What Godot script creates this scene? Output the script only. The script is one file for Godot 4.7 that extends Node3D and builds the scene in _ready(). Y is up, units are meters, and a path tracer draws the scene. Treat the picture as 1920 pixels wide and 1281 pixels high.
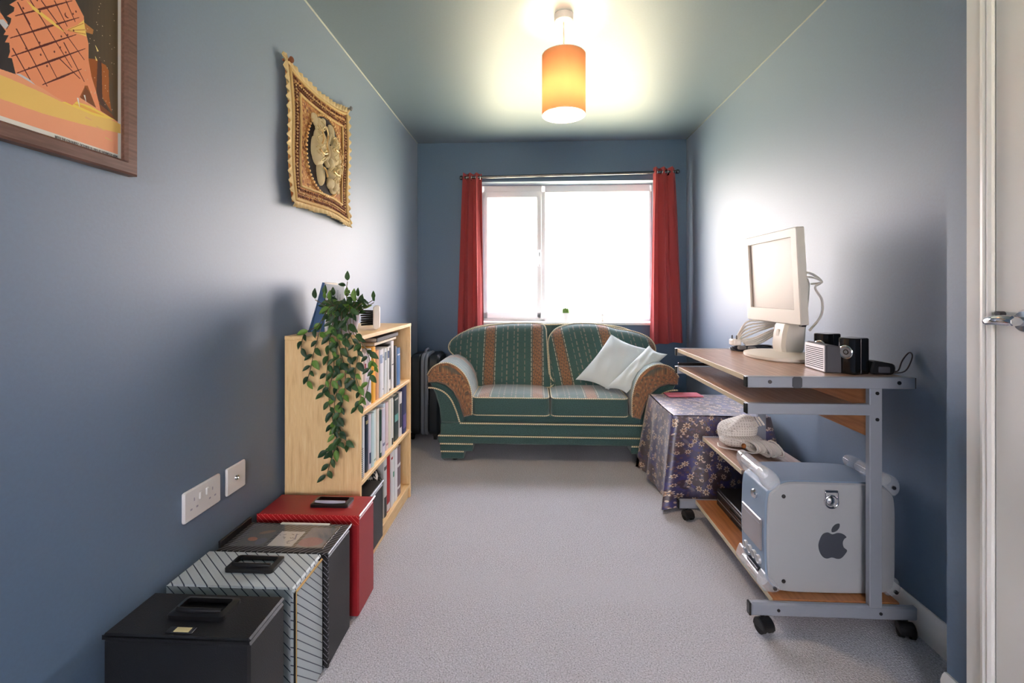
extends Node3D
# A narrow blue room: trolley desk on the right, bookcase and record boxes on the left, sofa under the window.

var X_LEFT := -0.957
var X_RIGHT := 1.22
var Z_BACK := -3.69
var Z_REAR := 2.3
var H_CEIL := 2.30
var X_NIB := 1.066
var Z_NIB := -1.224
var T := Transform3D()
var MT := {}
var names := {}
var rng := RandomNumberGenerator.new()
var group_id := 1

func _ready():
	rng.seed = 4711
	# ---------- camera, sky, lights, exposure
	var cam = Camera3D.new()
	cam.name = "camera"
	cam.projection = Camera3D.PROJECTION_FRUSTUM
	cam.near = 0.05
	cam.far = 60.0
	cam.size = 0.05 * 1281.0 / 850.0
	cam.frustum_offset = Vector2(0, -0.05 * 93.5 / 850.0)
	cam.position = Vector3(0, 1.08, 0)
	cam.rotation.y = 0.048
	add_child(cam)
	cam.current = true
	var env = Environment.new()
	env.background_mode = Environment.BG_SKY
	var sky = Sky.new()
	var sm = ProceduralSkyMaterial.new()
	sm.sky_top_color = Color(0.94, 0.94, 1.0)
	sm.sky_horizon_color = Color(1.0, 0.93, 0.90)
	sm.sky_curve = 0.2
	sm.ground_horizon_color = Color(1.0, 0.945, 0.90)
	sm.ground_bottom_color = Color(1.0, 0.96, 0.80)
	sm.ground_curve = 0.1
	sky.sky_material = sm
	env.sky = sky
	env.background_energy_multiplier = 23.5
	env.tonemap_mode = Environment.TONE_MAPPER_LINEAR
	env.tonemap_exposure = 1.0
	env.sdfgi_enabled = true
	env.ssao_enabled = true
	env.ssil_enabled = true
	var we = WorldEnvironment.new()
	we.name = "world_environment"
	we.environment = env
	add_child(we)
	make_materials()
	build_room()
	build_window()
	build_curtains()
	build_door()
	build_lamp()
	build_sofa()
	build_bookcase()
	build_books()
	build_boxes()
	build_table()
	build_desk()
	build_tower()
	build_monitor()
	build_desk_things()
	build_wall_things()
	build_plant()
	build_suitcase()

# ---------- nodes
func numbered(n: String) -> String:
	if not names.has(n):
		names[n] = 0
		return n
	names[n] += 1
	return "%s_%03d" % [n, names[n]]

func tag(o, label: String, category: String, group := ""):
	o.set_meta("label", label)
	o.set_meta("category", category)
	if group != "":
		o.set_meta("group", group)
	return o

func thing(n: String, label: String, category: String, at := Vector3.ZERO, turn := 0.0, group := ""):
	var o = Node3D.new()
	o.name = numbered(n)
	add_child(o)
	o.position = at
	o.rotation.y = turn
	return tag(o, label, category, group)

func obj(n: String, s, m, parent = null, at = null):
	var o = MeshInstance3D.new()
	o.name = n if parent != null else numbered(n)
	o.mesh = s if s is Mesh else done(s)
	o.material_override = m
	o.cast_shadow = GeometryInstance3D.SHADOW_CASTING_SETTING_ON
	if parent == null:
		add_child(o, true)
	else:
		parent.add_child(o, true)
	if at != null:
		if at is Transform3D:
			o.transform = at
		else:
			o.position = at
	return o

func struct(n: String, s, m, parent = null):
	var o = obj(n, s, m, parent)
	o.set_meta("kind", "structure")
	return o

# ---------- geometry
func S():
	var s = SurfaceTool.new()
	s.begin(Mesh.PRIMITIVE_TRIANGLES)
	s.set_smooth_group(-1)
	return s

func done(s):
	s.generate_normals()
	return s.commit()

func vx(s, p: Vector3, uv := Vector2.ZERO):
	s.set_uv(uv)
	s.add_vertex(T * p)

var UVF = null   # a mapping of its own for the mesh being built

func planar(p: Vector3, out: Vector3) -> Vector2:
	if UVF != null:
		return UVF.call(p, out)
	var a = out.abs()
	if a.x >= a.y and a.x >= a.z:
		return Vector2(p.z, p.y)
	if a.y >= a.z:
		return Vector2(p.x, p.z)
	return Vector2(p.x, p.y)

func face(s, pts: Array, out: Vector3, uvs = null):
	var n = pts.size()
	var nn = Vector3.ZERO
	for i in range(1, n - 1):
		nn += (pts[i + 1] - pts[0]).cross(pts[i] - pts[0])
	var flip = nn.dot(out) < 0.0
	for i in range(1, n - 1):
		var ids = [0, i + 1, i] if flip else [0, i, i + 1]
		for k in ids:
			vx(s, pts[k], uvs[k] if uvs != null else planar(pts[k], out))

func flat(s):
	s.set_smooth_group(-1)

func smooth(s):
	group_id += 1
	s.set_smooth_group(group_id)

# a box with chamfered edges
func box(s, c: Vector3, sz: Vector3, b := 0.002):
	flat(s)
	var h = sz * 0.5
	b = minf(b, minf(h.x, minf(h.y, h.z)) * 0.8)
	var q = func(k, sa, sb, sc, inset):
		# corner (sa, sb, sc); axis k keeps its full reach
		var v = Vector3(sa * (h.x - b), sb * (h.y - b), sc * (h.z - b))
		v[k] += b * [sa, sb, sc][k]
		return c + v
	for k in 3:
		for g in [-1, 1]:
			var a1 = (k + 1) % 3
			var a2 = (k + 2) % 3
			var pts = []
			for w in [[-1, -1], [1, -1], [1, 1], [-1, 1]]:
				var sg = [0, 0, 0]
				sg[k] = g
				sg[a1] = w[0]
				sg[a2] = w[1]
				pts.append(q.call(k, sg[0], sg[1], sg[2], 0))
			var out = Vector3.ZERO
			out[k] = g
			face(s, pts, out)
	if b < 0.0002:
		return
	for k in 3:
		var a1 = (k + 1) % 3
		var a2 = (k + 2) % 3
		for g1 in [-1, 1]:
			for g2 in [-1, 1]:
				var sA = [0, 0, 0]
				sA[a1] = g1
				sA[a2] = g2
				var sB = sA.duplicate()
				sA[k] = -1
				sB[k] = 1
				var out = Vector3.ZERO
				out[a1] = g1
				out[a2] = g2
				face(s, [q.call(a1, sA[0], sA[1], sA[2], 0), q.call(a1, sB[0], sB[1], sB[2], 0), q.call(a2, sB[0], sB[1], sB[2], 0), q.call(a2, sA[0], sA[1], sA[2], 0)], out)
	for x in [-1, 1]:
		for y in [-1, 1]:
			for z in [-1, 1]:
				face(s, [q.call(0, x, y, z, 0), q.call(1, x, y, z, 0), q.call(2, x, y, z, 0)], Vector3(x, y, z))

# box from its two corners
func bx(s, a: Vector3, b: Vector3, bev := 0.002):
	box(s, (a + b) * 0.5, (b - a).abs(), bev)

# a tube along points, round or with one radius per point
func tube(s, pts: Array, r, seg := 8, closed := false, caps := true, squash := 1.0):
	var n = pts.size()
	var rings = []
	var up = Vector3.UP
	var t0 = (pts[1] - pts[0]).normalized()
	if absf(t0.dot(up)) > 0.9:
		up = Vector3.RIGHT
	var u = (up - t0 * up.dot(t0)).normalized()
	var along = 0.0
	for i in n:
		var t
		if closed:
			t = (pts[(i + 1) % n] - pts[(i + n - 1) % n]).normalized()
		elif i == 0:
			t = t0
		elif i == n - 1:
			t = (pts[i] - pts[i - 1]).normalized()
		else:
			t = (pts[i + 1] - pts[i - 1]).normalized()
		u = (u - t * u.dot(t)).normalized()
		var v = t.cross(u)
		var rr = r[i] if r is Array else r
		if i > 0:
			along += pts[i].distance_to(pts[i - 1])
		var ring = []
		for k in seg:
			var a = TAU * k / seg
			ring.append(pts[i] + u * cos(a) * rr + v * sin(a) * rr * squash)
		rings.append([ring, along])
	smooth(s)
	var last = n if closed else n - 1
	for i in last:
		var A = rings[i][0]
		var B = rings[(i + 1) % n][0]
		var la = rings[i][1]
		var lb = rings[(i + 1) % n][1] if i + 1 < n else la + pts[i].distance_to(pts[0])
		for k in seg:
			var k2 = (k + 1) % seg
			var mid = (A[k] + A[k2] + B[k] + B[k2]) * 0.25 - (pts[i] + pts[(i + 1) % n]) * 0.5
			var va = float(k) / seg
			var vb = float(k + 1) / seg
			face(s, [A[k], A[k2], B[k2], B[k]], mid, [Vector2(la, va), Vector2(la, vb), Vector2(lb, vb), Vector2(lb, va)])
	if caps and not closed:
		flat(s)
		face(s, rings[0][0], -t0)
		face(s, rings[n - 1][0], pts[n - 1] - pts[n - 2])

func cyl(s, a: Vector3, b: Vector3, r: float, seg := 16):
	tube(s, [a, b], r, seg)

# profile points are (radius, height), going up on the outside
func lathe(s, prof: Array, seg := 24, c := Vector3.ZERO, bas := Basis()):
	var prev = 0.0
	for i in prof.size() - 1:
		var d = prof[i + 1] - prof[i]
		if d.length() < 1e-6:
			continue
		var ang = d.angle()
		if i == 0 or absf(angle_difference(ang, prev)) > 0.6:
			smooth(s)
		prev = ang
		var nr = Vector2(d.y, -d.x)
		for k in seg:
			var a = TAU * k / seg
			var b = TAU * (k + 1) / seg
			var f = func(p, an): return c + bas * Vector3(p.x * cos(an), p.y, p.x * sin(an))
			var m = (a + b) * 0.5
			var out = bas * Vector3(nr.x * cos(m), nr.y, nr.x * sin(m))
			var uv = [Vector2(float(k) / seg, i), Vector2(float(k + 1) / seg, i), Vector2(float(k + 1) / seg, i + 1), Vector2(float(k) / seg, i + 1)]
			if prof[i].x < 1e-6:
				face(s, [f.call(prof[i], a), f.call(prof[i + 1], b), f.call(prof[i + 1], a)], out, [uv[0], uv[2], uv[3]])
			elif prof[i + 1].x < 1e-6:
				face(s, [f.call(prof[i], a), f.call(prof[i], b), f.call(prof[i + 1], a)], out, [uv[0], uv[1], uv[3]])
			else:
				face(s, [f.call(prof[i], a), f.call(prof[i], b), f.call(prof[i + 1], b), f.call(prof[i + 1], a)], out, uv)

# a plate: outline in a plane (o, ex, ey), thickness along ex x ey from d0 to d1, edges chamfered
func plate(s, outline: Array, o: Vector3, ex: Vector3, ey: Vector3, d0: float, d1: float, bev := 0.0):
	var poly = PackedVector2Array(outline)
	var n = poly.size()
	var area = 0.0
	for i in n:
		area += poly[i].cross(poly[(i + 1) % n])
	if area < 0:
		poly.reverse()
	var ez = ex.cross(ey).normalized()
	var ins = []
	for i in n:
		var e1 = (poly[i] - poly[(i + n - 1) % n]).normalized()
		var e2 = (poly[(i + 1) % n] - poly[i]).normalized()
		var nn = (Vector2(-e1.y, e1.x) + Vector2(-e2.y, e2.x)).normalized()
		ins.append(poly[i] + nn * bev)
	var P = func(p, d): return o + ex * p.x + ey * p.y + ez * d
	var idx = Geometry2D.triangulate_polygon(poly)
	flat(s)
	for e in [[d0, -1.0], [d1, 1.0]]:
		for i in range(0, idx.size(), 3):
			var tr = []
			var uvs = []
			for k in 3:
				tr.append(P.call(ins[idx[i + k]], e[0]))
				uvs.append(ins[idx[i + k]])
			face(s, tr, ez * e[1], uvs if UVF == null else null)
	var rings = [[poly, d0 + bev], [poly, d1 - bev]]
	if bev > 0:
		rings = [[ins, d0], [poly, d0 + bev], [poly, d1 - bev], [ins, d1]]
	for j in rings.size() - 1:
		smooth(s)
		for i in n:
			var k = (i + 1) % n
			var ed = poly[k] - poly[i]
			var e0 = poly[i] - poly[(i + n - 1) % n]
			if absf(e0.angle_to(ed)) > 0.6:
				smooth(s)
			var out = ex * ed.y - ey * ed.x
			if bev > 0 and j == 0:
				out -= ez * ed.length()
			if bev > 0 and j == 2:
				out += ez * ed.length()
			face(s, [P.call(rings[j][0][i], rings[j][1]), P.call(rings[j][0][k], rings[j][1]), P.call(rings[j + 1][0][k], rings[j + 1][1]), P.call(rings[j + 1][0][i], rings[j + 1][1])], out)

# smooth surface over a grid; f(u, v) with u, v in 0..1
func grid(s, nu: int, nv: int, f: Callable, flip := false, uvf = null):
	var pts = []
	for i in nu + 1:
		var row = []
		for j in nv + 1:
			row.append(f.call(float(i) / nu, float(j) / nv))
		pts.append(row)
	smooth(s)
	for i in nu:
		for j in nv:
			var ids = [[i, j], [i + 1, j], [i + 1, j + 1], [i, j + 1]]
			if flip:
				ids.reverse()
			for tr in [[0, 1, 2], [0, 2, 3]]:
				for k in tr:
					var a = ids[k]
					var uv = Vector2(float(a[0]) / nu, float(a[1]) / nv)
					if uvf != null:
						uv = uvf.call(uv.x, uv.y)
					vx(s, pts[a[0]][a[1]], uv)
	return pts

# cloth: the grid twice, th apart along dir, closed round its border
func sheet(s, nu: int, nv: int, f: Callable, dir: Vector3, uvf = null):
	var front = grid(s, nu, nv, f, false, uvf)
	var g = func(u, v): return f.call(u, v) - dir
	var back = grid(s, nu, nv, g, true, uvf)
	smooth(s)
	for i in nu:
		for j in [0, nv]:
			face(s, [front[i][j], front[i + 1][j], back[i + 1][j], back[i][j]], front[i][j] - front[i][clampi(j + (1 if j == 0 else -1), 0, nv)])
	for j in nv:
		for i in [0, nu]:
			face(s, [front[i][j], front[i][j + 1], back[i][j + 1], back[i][j]], front[i][j] - front[clampi(i + (1 if i == 0 else -1), 0, nu)][j])

# a stuffed shape: an outline (counter-clockwise) filled by rings that swell to bf in front and bb behind
func stuffed(s, outline: Array, o: Vector3, ex: Vector3, ey: Vector3, bf: float, bb: float, rings := 7, power := 2.6, uvf = null):
	var n = outline.size()
	var c = Vector2.ZERO
	for p in outline:
		c += p / n
	var ez = ex.cross(ey).normalized()
	for side in [[bf, 1.0], [bb, -1.0]]:
		var f = func(u, v):
			var k = int(round(u * n)) % n
			var sc = 1.0 - v
			var q = c + (outline[k] - c) * sc
			var d = pow(maxf(0.0, 1.0 - pow(sc, power)), 0.55) * side[0] * side[1]
			return o + ex * q.x + ey * q.y + ez * d
		var uu = null
		if uvf != null:
			uu = func(u, v): return uvf.call(f.call(u, v))
		grid(s, n, rings, f, side[1] > 0, uu)

func rrect(w: float, h: float, r: float, n := 5) -> Array:
	var out = []
	for q in [[1, 1, 0], [-1, 1, 1], [-1, -1, 2], [1, -1, 3]]:
		for i in n + 1:
			var a = (q[2] + float(i) / n) * PI / 2
			out.append(Vector2(q[0] * (w / 2 - r) + cos(a) * r, q[1] * (h / 2 - r) + sin(a) * r))
	return out

func base_at(p: Vector3):
	T = Transform3D(Basis(), -p)

func spw(x: float, e: float) -> float:
	return signf(x) * pow(absf(x), e)

# superellipsoid with rounded edges; smaller e is boxier
func puff(s, c: Vector3, h: Vector3, e1 := 1.0, e2 := 1.0, nu := 20, nv := 12, bas := Basis(), warp = null, uvf = null):
	var f = func(u, v):
		var a = u * TAU
		var b = (v - 0.5) * PI
		var p = Vector3(h.x * spw(cos(b), e1) * spw(cos(a), e2), h.y * spw(sin(b), e1), h.z * spw(cos(b), e1) * spw(sin(a), e2))
		if warp != null:
			p = warp.call(p)
		return c + bas * p
	var uu = null
	if uvf != null:
		uu = func(u, v):
			return uvf.call(f.call(u, v))
	grid(s, nu, nv, f, false, uu)

func arc(c: Vector3, ex: Vector3, ey: Vector3, r: float, a0: float, a1: float, n: int) -> Array:
	var out = []
	for i in n + 1:
		var a = lerpf(a0, a1, float(i) / n)
		out.append(c + ex * cos(a) * r + ey * sin(a) * r)
	return out

# a smooth line through the points
func spline(pts: Array, per := 6) -> Array:
	var out = []
	var n = pts.size()
	for i in n - 1:
		var p0 = pts[max(i - 1, 0)]
		var p3 = pts[min(i + 2, n - 1)]
		for k in per:
			out.append(pts[i].cubic_interpolate(pts[i + 1], p0, p3, float(k) / per))
	out.append(pts[n - 1])
	return out

func v2(a: Array) -> Array:
	var out = []
	for i in range(0, a.size(), 2):
		out.append(Vector2(a[i], a[i + 1]))
	return out

func v3(a: Array) -> Array:
	var out = []
	for i in range(0, a.size(), 3):
		out.append(Vector3(a[i], a[i + 1], a[i + 2]))
	return out

# ---------- materials and computed textures
func c8(r, g, b) -> Color:
	return Color(r / 255.0, g / 255.0, b / 255.0)

func mat(n: String, col: Color, rough := 0.6, metal := 0.0):
	var m = StandardMaterial3D.new()
	m.resource_name = n
	m.albedo_color = col
	m.roughness = rough
	m.metallic = metal
	MT[n] = m
	return m

func noise(freq: float, sd: int, size := 512, ramp = null, oct := 4, kind := FastNoiseLite.TYPE_SIMPLEX_SMOOTH):
	var nz = FastNoiseLite.new()
	nz.noise_type = kind
	nz.frequency = freq
	nz.seed = sd
	nz.fractal_octaves = oct
	var t = NoiseTexture2D.new()
	t.width = size
	t.height = size
	t.seamless = true
	t.noise = nz
	if ramp != null:
		var g = Gradient.new()
		g.offsets = PackedFloat32Array(ramp[0])
		g.colors = PackedColorArray(ramp[1])
		t.color_ramp = g
	return t

func tri(m, sc: Vector3, world := true):
	m.uv1_triplanar = true
	m.uv1_world_triplanar = world
	m.uv1_scale = sc
	return m

func bump(m, t, amount: float):
	m.heightmap_enabled = true
	m.heightmap_texture = t
	m.heightmap_scale = amount
	return m

func pic(w: int, h: int, col: Color):
	var im = Image.create(w, h, false, Image.FORMAT_RGB8)
	im.fill(col)
	return im

func tex(im):
	return ImageTexture.create_from_image(im)

# filled polygon by scan lines
func fill(im, pts: Array, col: Color):
	var y0 = 1e9
	var y1 = -1e9
	for p in pts:
		y0 = minf(y0, p.y)
		y1 = maxf(y1, p.y)
	var n = pts.size()
	for y in range(maxi(0, int(floor(y0))), mini(im.get_height() - 1, int(ceil(y1))) + 1):
		var xs = []
		var yc = y + 0.5
		for i in n:
			var a = pts[i]
			var b = pts[(i + 1) % n]
			if (a.y <= yc) != (b.y <= yc):
				xs.append(a.x + (yc - a.y) / (b.y - a.y) * (b.x - a.x))
		xs.sort()
		for k in range(0, xs.size() - 1, 2):
			var xa = int(round(xs[k]))
			var xb = int(round(xs[k + 1]))
			if xb > xa:
				im.fill_rect(Rect2i(xa, y, xb - xa, 1), col)

func stroke(im, a: Vector2, b: Vector2, wa: float, wb: float, col: Color):
	var d = (b - a).normalized()
	var nn = Vector2(-d.y, d.x)
	fill(im, [a + nn * wa, b + nn * wb, b - nn * wb, a - nn * wa], col)

func disc(im, c: Vector2, rx: float, ry: float, col: Color, turn := 0.0, n := 18):
	var pts = []
	for i in n:
		var a = TAU * i / n
		pts.append(c + Vector2(cos(a) * rx, sin(a) * ry).rotated(turn))
	fill(im, pts, col)

func speckle(im, amount: float, sd: int):
	var r = RandomNumberGenerator.new()
	r.seed = sd
	for y in im.get_height():
		for x in im.get_width():
			var c = im.get_pixel(x, y)
			var k = 1.0 + r.randf_range(-amount, amount)
			im.set_pixel(x, y, Color(c.r * k, c.g * k, c.b * k))

func make_materials():
	var fine = noise(0.06, 3, 512)
	var coarse = noise(0.012, 8, 512)
	MT["fine"] = fine
	var grey_fine = noise(0.05, 21, 512, [[0.0, 1.0], [Color(0.93, 0.93, 0.93), Color(1, 1, 1)]])
	# painted walls: dark blue satin paint
	var wp = mat("blue_wall_paint", c8(42, 88, 124), 0.62)
	wp.rim_enabled = true
	wp.rim = 0.75
	wp.rim_tint = 0.0
	wp.albedo_texture = grey_fine
	wp.metallic_specular = 0.7
	wp.clearcoat_enabled = true
	wp.clearcoat = 1.0
	wp.clearcoat_roughness = 0.56
	bump(wp, fine, 0.015)
	tri(wp, Vector3(3, 3, 3))
	var cp = mat("blue_ceiling_paint", c8(62, 92, 112), 0.5)
	cp.rim_enabled = true
	cp.rim = 0.5
	cp.rim_tint = 0.0
	cp.albedo_texture = grey_fine
	cp.metallic_specular = 0.7
	cp.clearcoat_enabled = true
	cp.clearcoat = 0.6
	cp.clearcoat_roughness = 0.5
	tri(cp, Vector3(3, 3, 3))
	var carpet_n = noise(0.32, 5, 2048, [[0.0, 0.35, 0.65, 1.0], [c8(104, 103, 106), c8(174, 174, 179), c8(192, 192, 198), c8(236, 236, 242)]], 3)
	var ca = mat("carpet_pile", Color(1, 1, 1), 0.95)
	ca.albedo_texture = carpet_n
	ca.metallic_specular = 0.1
	bump(ca, noise(0.34, 6, 2048, null, 3), 0.45)
	ca.rim_enabled = true
	ca.rim = 0.3
	tri(ca, Vector3(0.27, 0.27, 0.27))
	mat("white_paint", c8(232, 230, 224), 0.35)
	mat("white_upvc", c8(250, 250, 252), 0.3)
	var gl = mat("window_glass", Color(1, 1, 1, 0.04), 0.0)
	gl.transparency = BaseMaterial3D.TRANSPARENCY_ALPHA
	mat("chrome", c8(225, 225, 228), 0.12, 1.0)
	mat("dark_chrome", c8(110, 108, 110), 0.25, 1.0)
	mat("white_plastic", c8(236, 234, 232), 0.3)
	mat("beige_plastic", c8(218, 213, 203), 0.45)
	mat("grey_plastic", c8(120, 120, 124), 0.45)
	mat("black_plastic", c8(22, 22, 24), 0.3)
	mat("black_gloss", c8(14, 14, 15), 0.12)
	mat("black_rubber", c8(26, 26, 27), 0.7)
	mat("dark_hole", c8(14, 13, 13), 0.8)
	# woods
	var grain = noise(0.02, 31, 512, [[0.0, 0.45, 0.55, 1.0], [c8(220, 180, 126), c8(240, 206, 150), c8(234, 198, 142), c8(246, 218, 168)]], 4)
	var be = mat("beech_upright", Color(1, 1, 1), 0.5)
	be.albedo_texture = grain
	tri(be, Vector3(5.0, 0.5, 5.0))
	var be2 = mat("beech_lengthwise", Color(1, 1, 1), 0.45)
	be2.albedo_texture = grain
	tri(be2, Vector3(5.0, 5.0, 0.5))
	var dgrain = noise(0.02, 37, 512, [[0.0, 0.5, 1.0], [c8(150, 118, 98), c8(172, 140, 120), c8(188, 160, 142)]], 4)
	var dk = mat("desk_laminate", Color(1, 1, 1), 0.32)
	dk.albedo_texture = dgrain
	tri(dk, Vector3(5.0, 5.0, 0.45))
	var dk2 = mat("orange_laminate", c8(255, 206, 150), 0.4)
	dk2.albedo_texture = dgrain
	tri(dk2, Vector3(5.0, 5.0, 0.45))
	mat("cream_edging", c8(206, 190, 158), 0.5)
	var fw = mat("brown_frame_wood", Color(1, 1, 1), 0.45)
	fw.albedo_texture = noise(0.03, 41, 256, [[0.0, 1.0], [c8(84, 56, 46), c8(118, 84, 72)]], 4)
	tri(fw, Vector3(12, 12, 1.2))
	var al = mat("silver_paint", c8(158, 163, 172), 0.38, 0.35)
	al.metallic_specular = 0.5
	# red curtain
	var cu = mat("red_curtain", c8(176, 74, 76), 0.85)
	cu.backlight_enabled = true
	cu.backlight = c8(120, 62, 58)
	cu.rim_enabled = true
	cu.rim = 0.4
	bump(cu, fine, 0.03)
	tri(cu, Vector3(6, 1.5, 6))
	# sofa cloth
	var plain_n = noise(0.05, 51, 512, [[0.0, 0.5, 1.0], [c8(38, 62, 62), c8(50, 84, 82), c8(68, 102, 98)]], 4)
	var sg = mat("green_chenille", Color(1, 1, 1), 0.8)
	sg.albedo_texture = plain_n
	sg.rim_enabled = true
	sg.rim = 0.7
	bump(sg, fine, 0.15)
	tri(sg, Vector3(5, 5, 5))
	var st = mat("striped_chenille", Color(1, 1, 1), 0.8)
	st.albedo_texture = tex(stripe_picture())
	st.rim_enabled = true
	st.rim = 1.0
	st.rim_tint = 0.2
	var rp = mat("cream_rope", Color(1, 1, 1), 0.8)
	var rim_ = pic(32, 32, c8(222, 210, 178))
	for y in 32:
		for x in 32:
			if (x + y) % 32 < 9:
				rim_.set_pixel(x, y, c8(138, 130, 104))
	rp.albedo_texture = tex(rim_)
	rp.uv1_scale = Vector3(80, 1, 1)
	var pw = mat("white_cotton", c8(204, 214, 214), 0.85)
	pw.rim_enabled = true
	pw.rim = 0.3
	bump(pw, fine, 0.06)
	tri(pw, Vector3(5, 5, 5))
	mat("black_leatherette", c8(17, 18, 21), 0.4)
	bump(MT["black_leatherette"], fine, 0.03)
	tri(MT["black_leatherette"], Vector3(8, 8, 8))
	mat("red_vinyl", c8(158, 34, 40), 0.38)
	bump(MT["red_vinyl"], fine, 0.04)
	tri(MT["red_vinyl"], Vector3(8, 8, 8))
	for e in [["grey_striped_vinyl", c8(178, 188, 190), c8(40, 52, 72), 64, 8], ["black_striped_vinyl", c8(30, 30, 33), c8(150, 150, 156), 64, 9], ["red_ribbed_vinyl", c8(176, 22, 28), c8(232, 130, 120), 64, 7]]:
		var m = mat(e[0], Color(1, 1, 1), 0.4)
		var im = pic(64, 64, e[1])
		for y in 64:
			for x in 64:
				if (x + y) % 64 < e[4]:
					im.set_pixel(x, y, e[2])
		m.albedo_texture = tex(im)
		m.uv1_scale = Vector3(1, 1, 1) if e[0] == "grey_striped_vinyl" else Vector3(56, 56, 1)
	# purple printed cloth
	var cl = mat("purple_floral_cloth", Color(1, 1, 1), 0.4)
	cl.albedo_texture = tex(floral_picture())
	cl.metallic_specular = 0.7
	cl.clearcoat_enabled = true
	cl.clearcoat = 1.0
	cl.clearcoat_roughness = 0.45
	cl.rim_enabled = true
	cl.rim = 0.65
	cl.rim_tint = 0.0
	mat("leaf_green", c8(52, 84, 42), 0.5)
	mat("leaf_dark", c8(34, 62, 38), 0.5)
	mat("leaf_light", c8(96, 134, 52), 0.5)
	for n in ["leaf_green", "leaf_dark", "leaf_light"]:
		MT[n].backlight_enabled = true
		MT[n].backlight = c8(70, 100, 30)
	mat("stem_brown", c8(96, 84, 52), 0.7)
	mat("pale_pot", c8(176, 172, 186), 0.5)
	mat("soil", c8(50, 40, 32), 0.95)
	mat("tan_thread", c8(206, 172, 112), 0.8)
	mat("cream_thread", c8(226, 208, 164), 0.8)
	mat("gold_bead", c8(220, 180, 120), 0.3, 0.6)
	mat("tower_silver", c8(186, 188, 190), 0.4, 0.3)
	mat("tower_blue", c8(140, 160, 182), 0.35)
	var ch = mat("clear_handle", Color(0.95, 0.96, 0.97, 0.26), 0.12)
	ch.transparency = BaseMaterial3D.TRANSPARENCY_ALPHA
	mat("emblem_grey", c8(96, 100, 110), 0.25, 0.5)
	mat("cable_white", c8(214, 210, 204), 0.5)
	mat("cable_dark", c8(44, 48, 62), 0.5)
	var ro = mat("cotton_cord", c8(244, 236, 224), 0.85)
	ro.rim_enabled = true
	ro.rim = 0.4

func stripe_picture():
	# one repeat of the stripes, 0.34 m wide
	var im = pic(256, 256, c8(44, 88, 80))
	var r = RandomNumberGenerator.new()
	r.seed = 9
	for y in 256:
		for x in 256:
			var c = c8(52, 86, 80)
			var u = x / 256.0
			if u < 0.26:
				var q = absf(u - 0.13) / 0.13
				c = c8(84, 84, 74)
				if q < 0.70:
					var lane = int((u - 0.04) * 50.0)
					c = c8(132, 92, 64)
					if (y / 8 + lane * 3) % 5 == 0:
						c = c8(96, 80, 64)
					elif lane % 2 == 0 and (y / 5) % 3 == 0:
						c = c8(156, 116, 78)
				if q > 0.88 and ((y / 6) % 4 != 0):
					c = c8(176, 172, 152)
			else:
				for p in [[0.40, 0.008], [0.50, 0.012], [0.64, 0.010], [0.72, 0.014], [0.87, 0.008]]:
					if absf(u - p[0]) < p[1] and ((y / 5 + int(p[0] * 40)) % 6 > 1):
						c = c8(122, 118, 108)
			var k = 1.0 + r.randf_range(-0.16, 0.16)
			im.set_pixel(x, y, Color(c.r * k, c.g * k, c.b * k))
	return im

func floral_picture():
	var im = pic(1024, 1024, c8(42, 34, 86))
	var r = RandomNumberGenerator.new()
	r.seed = 77
	var spot = func(c, rx, ry, col, turn):
		for ox in [-1024, 0, 1024]:
			for oy in [-1024, 0, 1024]:
				var q = c + Vector2(ox, oy)
				if q.x > -80 and q.x < 1104 and q.y > -80 and q.y < 1104:
					disc(im, q, rx, ry, col, turn, 12)
	for i in 110:
		spot.call(Vector2(r.randf() * 1024, r.randf() * 1024), r.randf_range(40, 75), r.randf_range(30, 60), [c8(54, 32, 46), c8(64, 40, 44), c8(44, 38, 110)][i % 3], r.randf() * TAU)
	for i in 900:
		spot.call(Vector2(r.randf() * 1024, r.randf() * 1024), 9, 9, [c8(92, 70, 92), c8(96, 60, 66), c8(70, 66, 104)][i % 3], 0)
	for i in 40:
		# pale feathery leaves
		var c = Vector2(r.randf() * 1024, r.randf() * 1024)
		spot.call(c, 34, 11, c8(104, 98, 112), r.randf() * TAU)
	for i in 170:
		var c = Vector2(fposmod(i * 633.0 + r.randf() * 30, 1024), fposmod(i * 107.0 + r.randf() * 60, 1024))
		var rad = r.randf_range(13, 25)
		var n = 7
		spot.call(c, rad * 0.75, rad * 0.75, c8(96, 58, 44), 0)
		for k in n:
			var a = TAU * k / n + i
			spot.call(c + Vector2(cos(a), sin(a)) * rad * 0.8, rad * 0.36, rad * 0.22, c8(222, 204, 178), a)
			spot.call(c + Vector2(cos(a + 0.4), sin(a + 0.4)) * rad * 0.42, 3, 3, c8(196, 150, 100), a)
		spot.call(c, 6, 6, c8(60, 36, 50), 0)
	for i in 120:
		spot.call(Vector2(r.randf() * 1024, r.randf() * 1024), 11, 6, c8(212, 190, 172), r.randf() * TAU)
	return im

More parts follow.
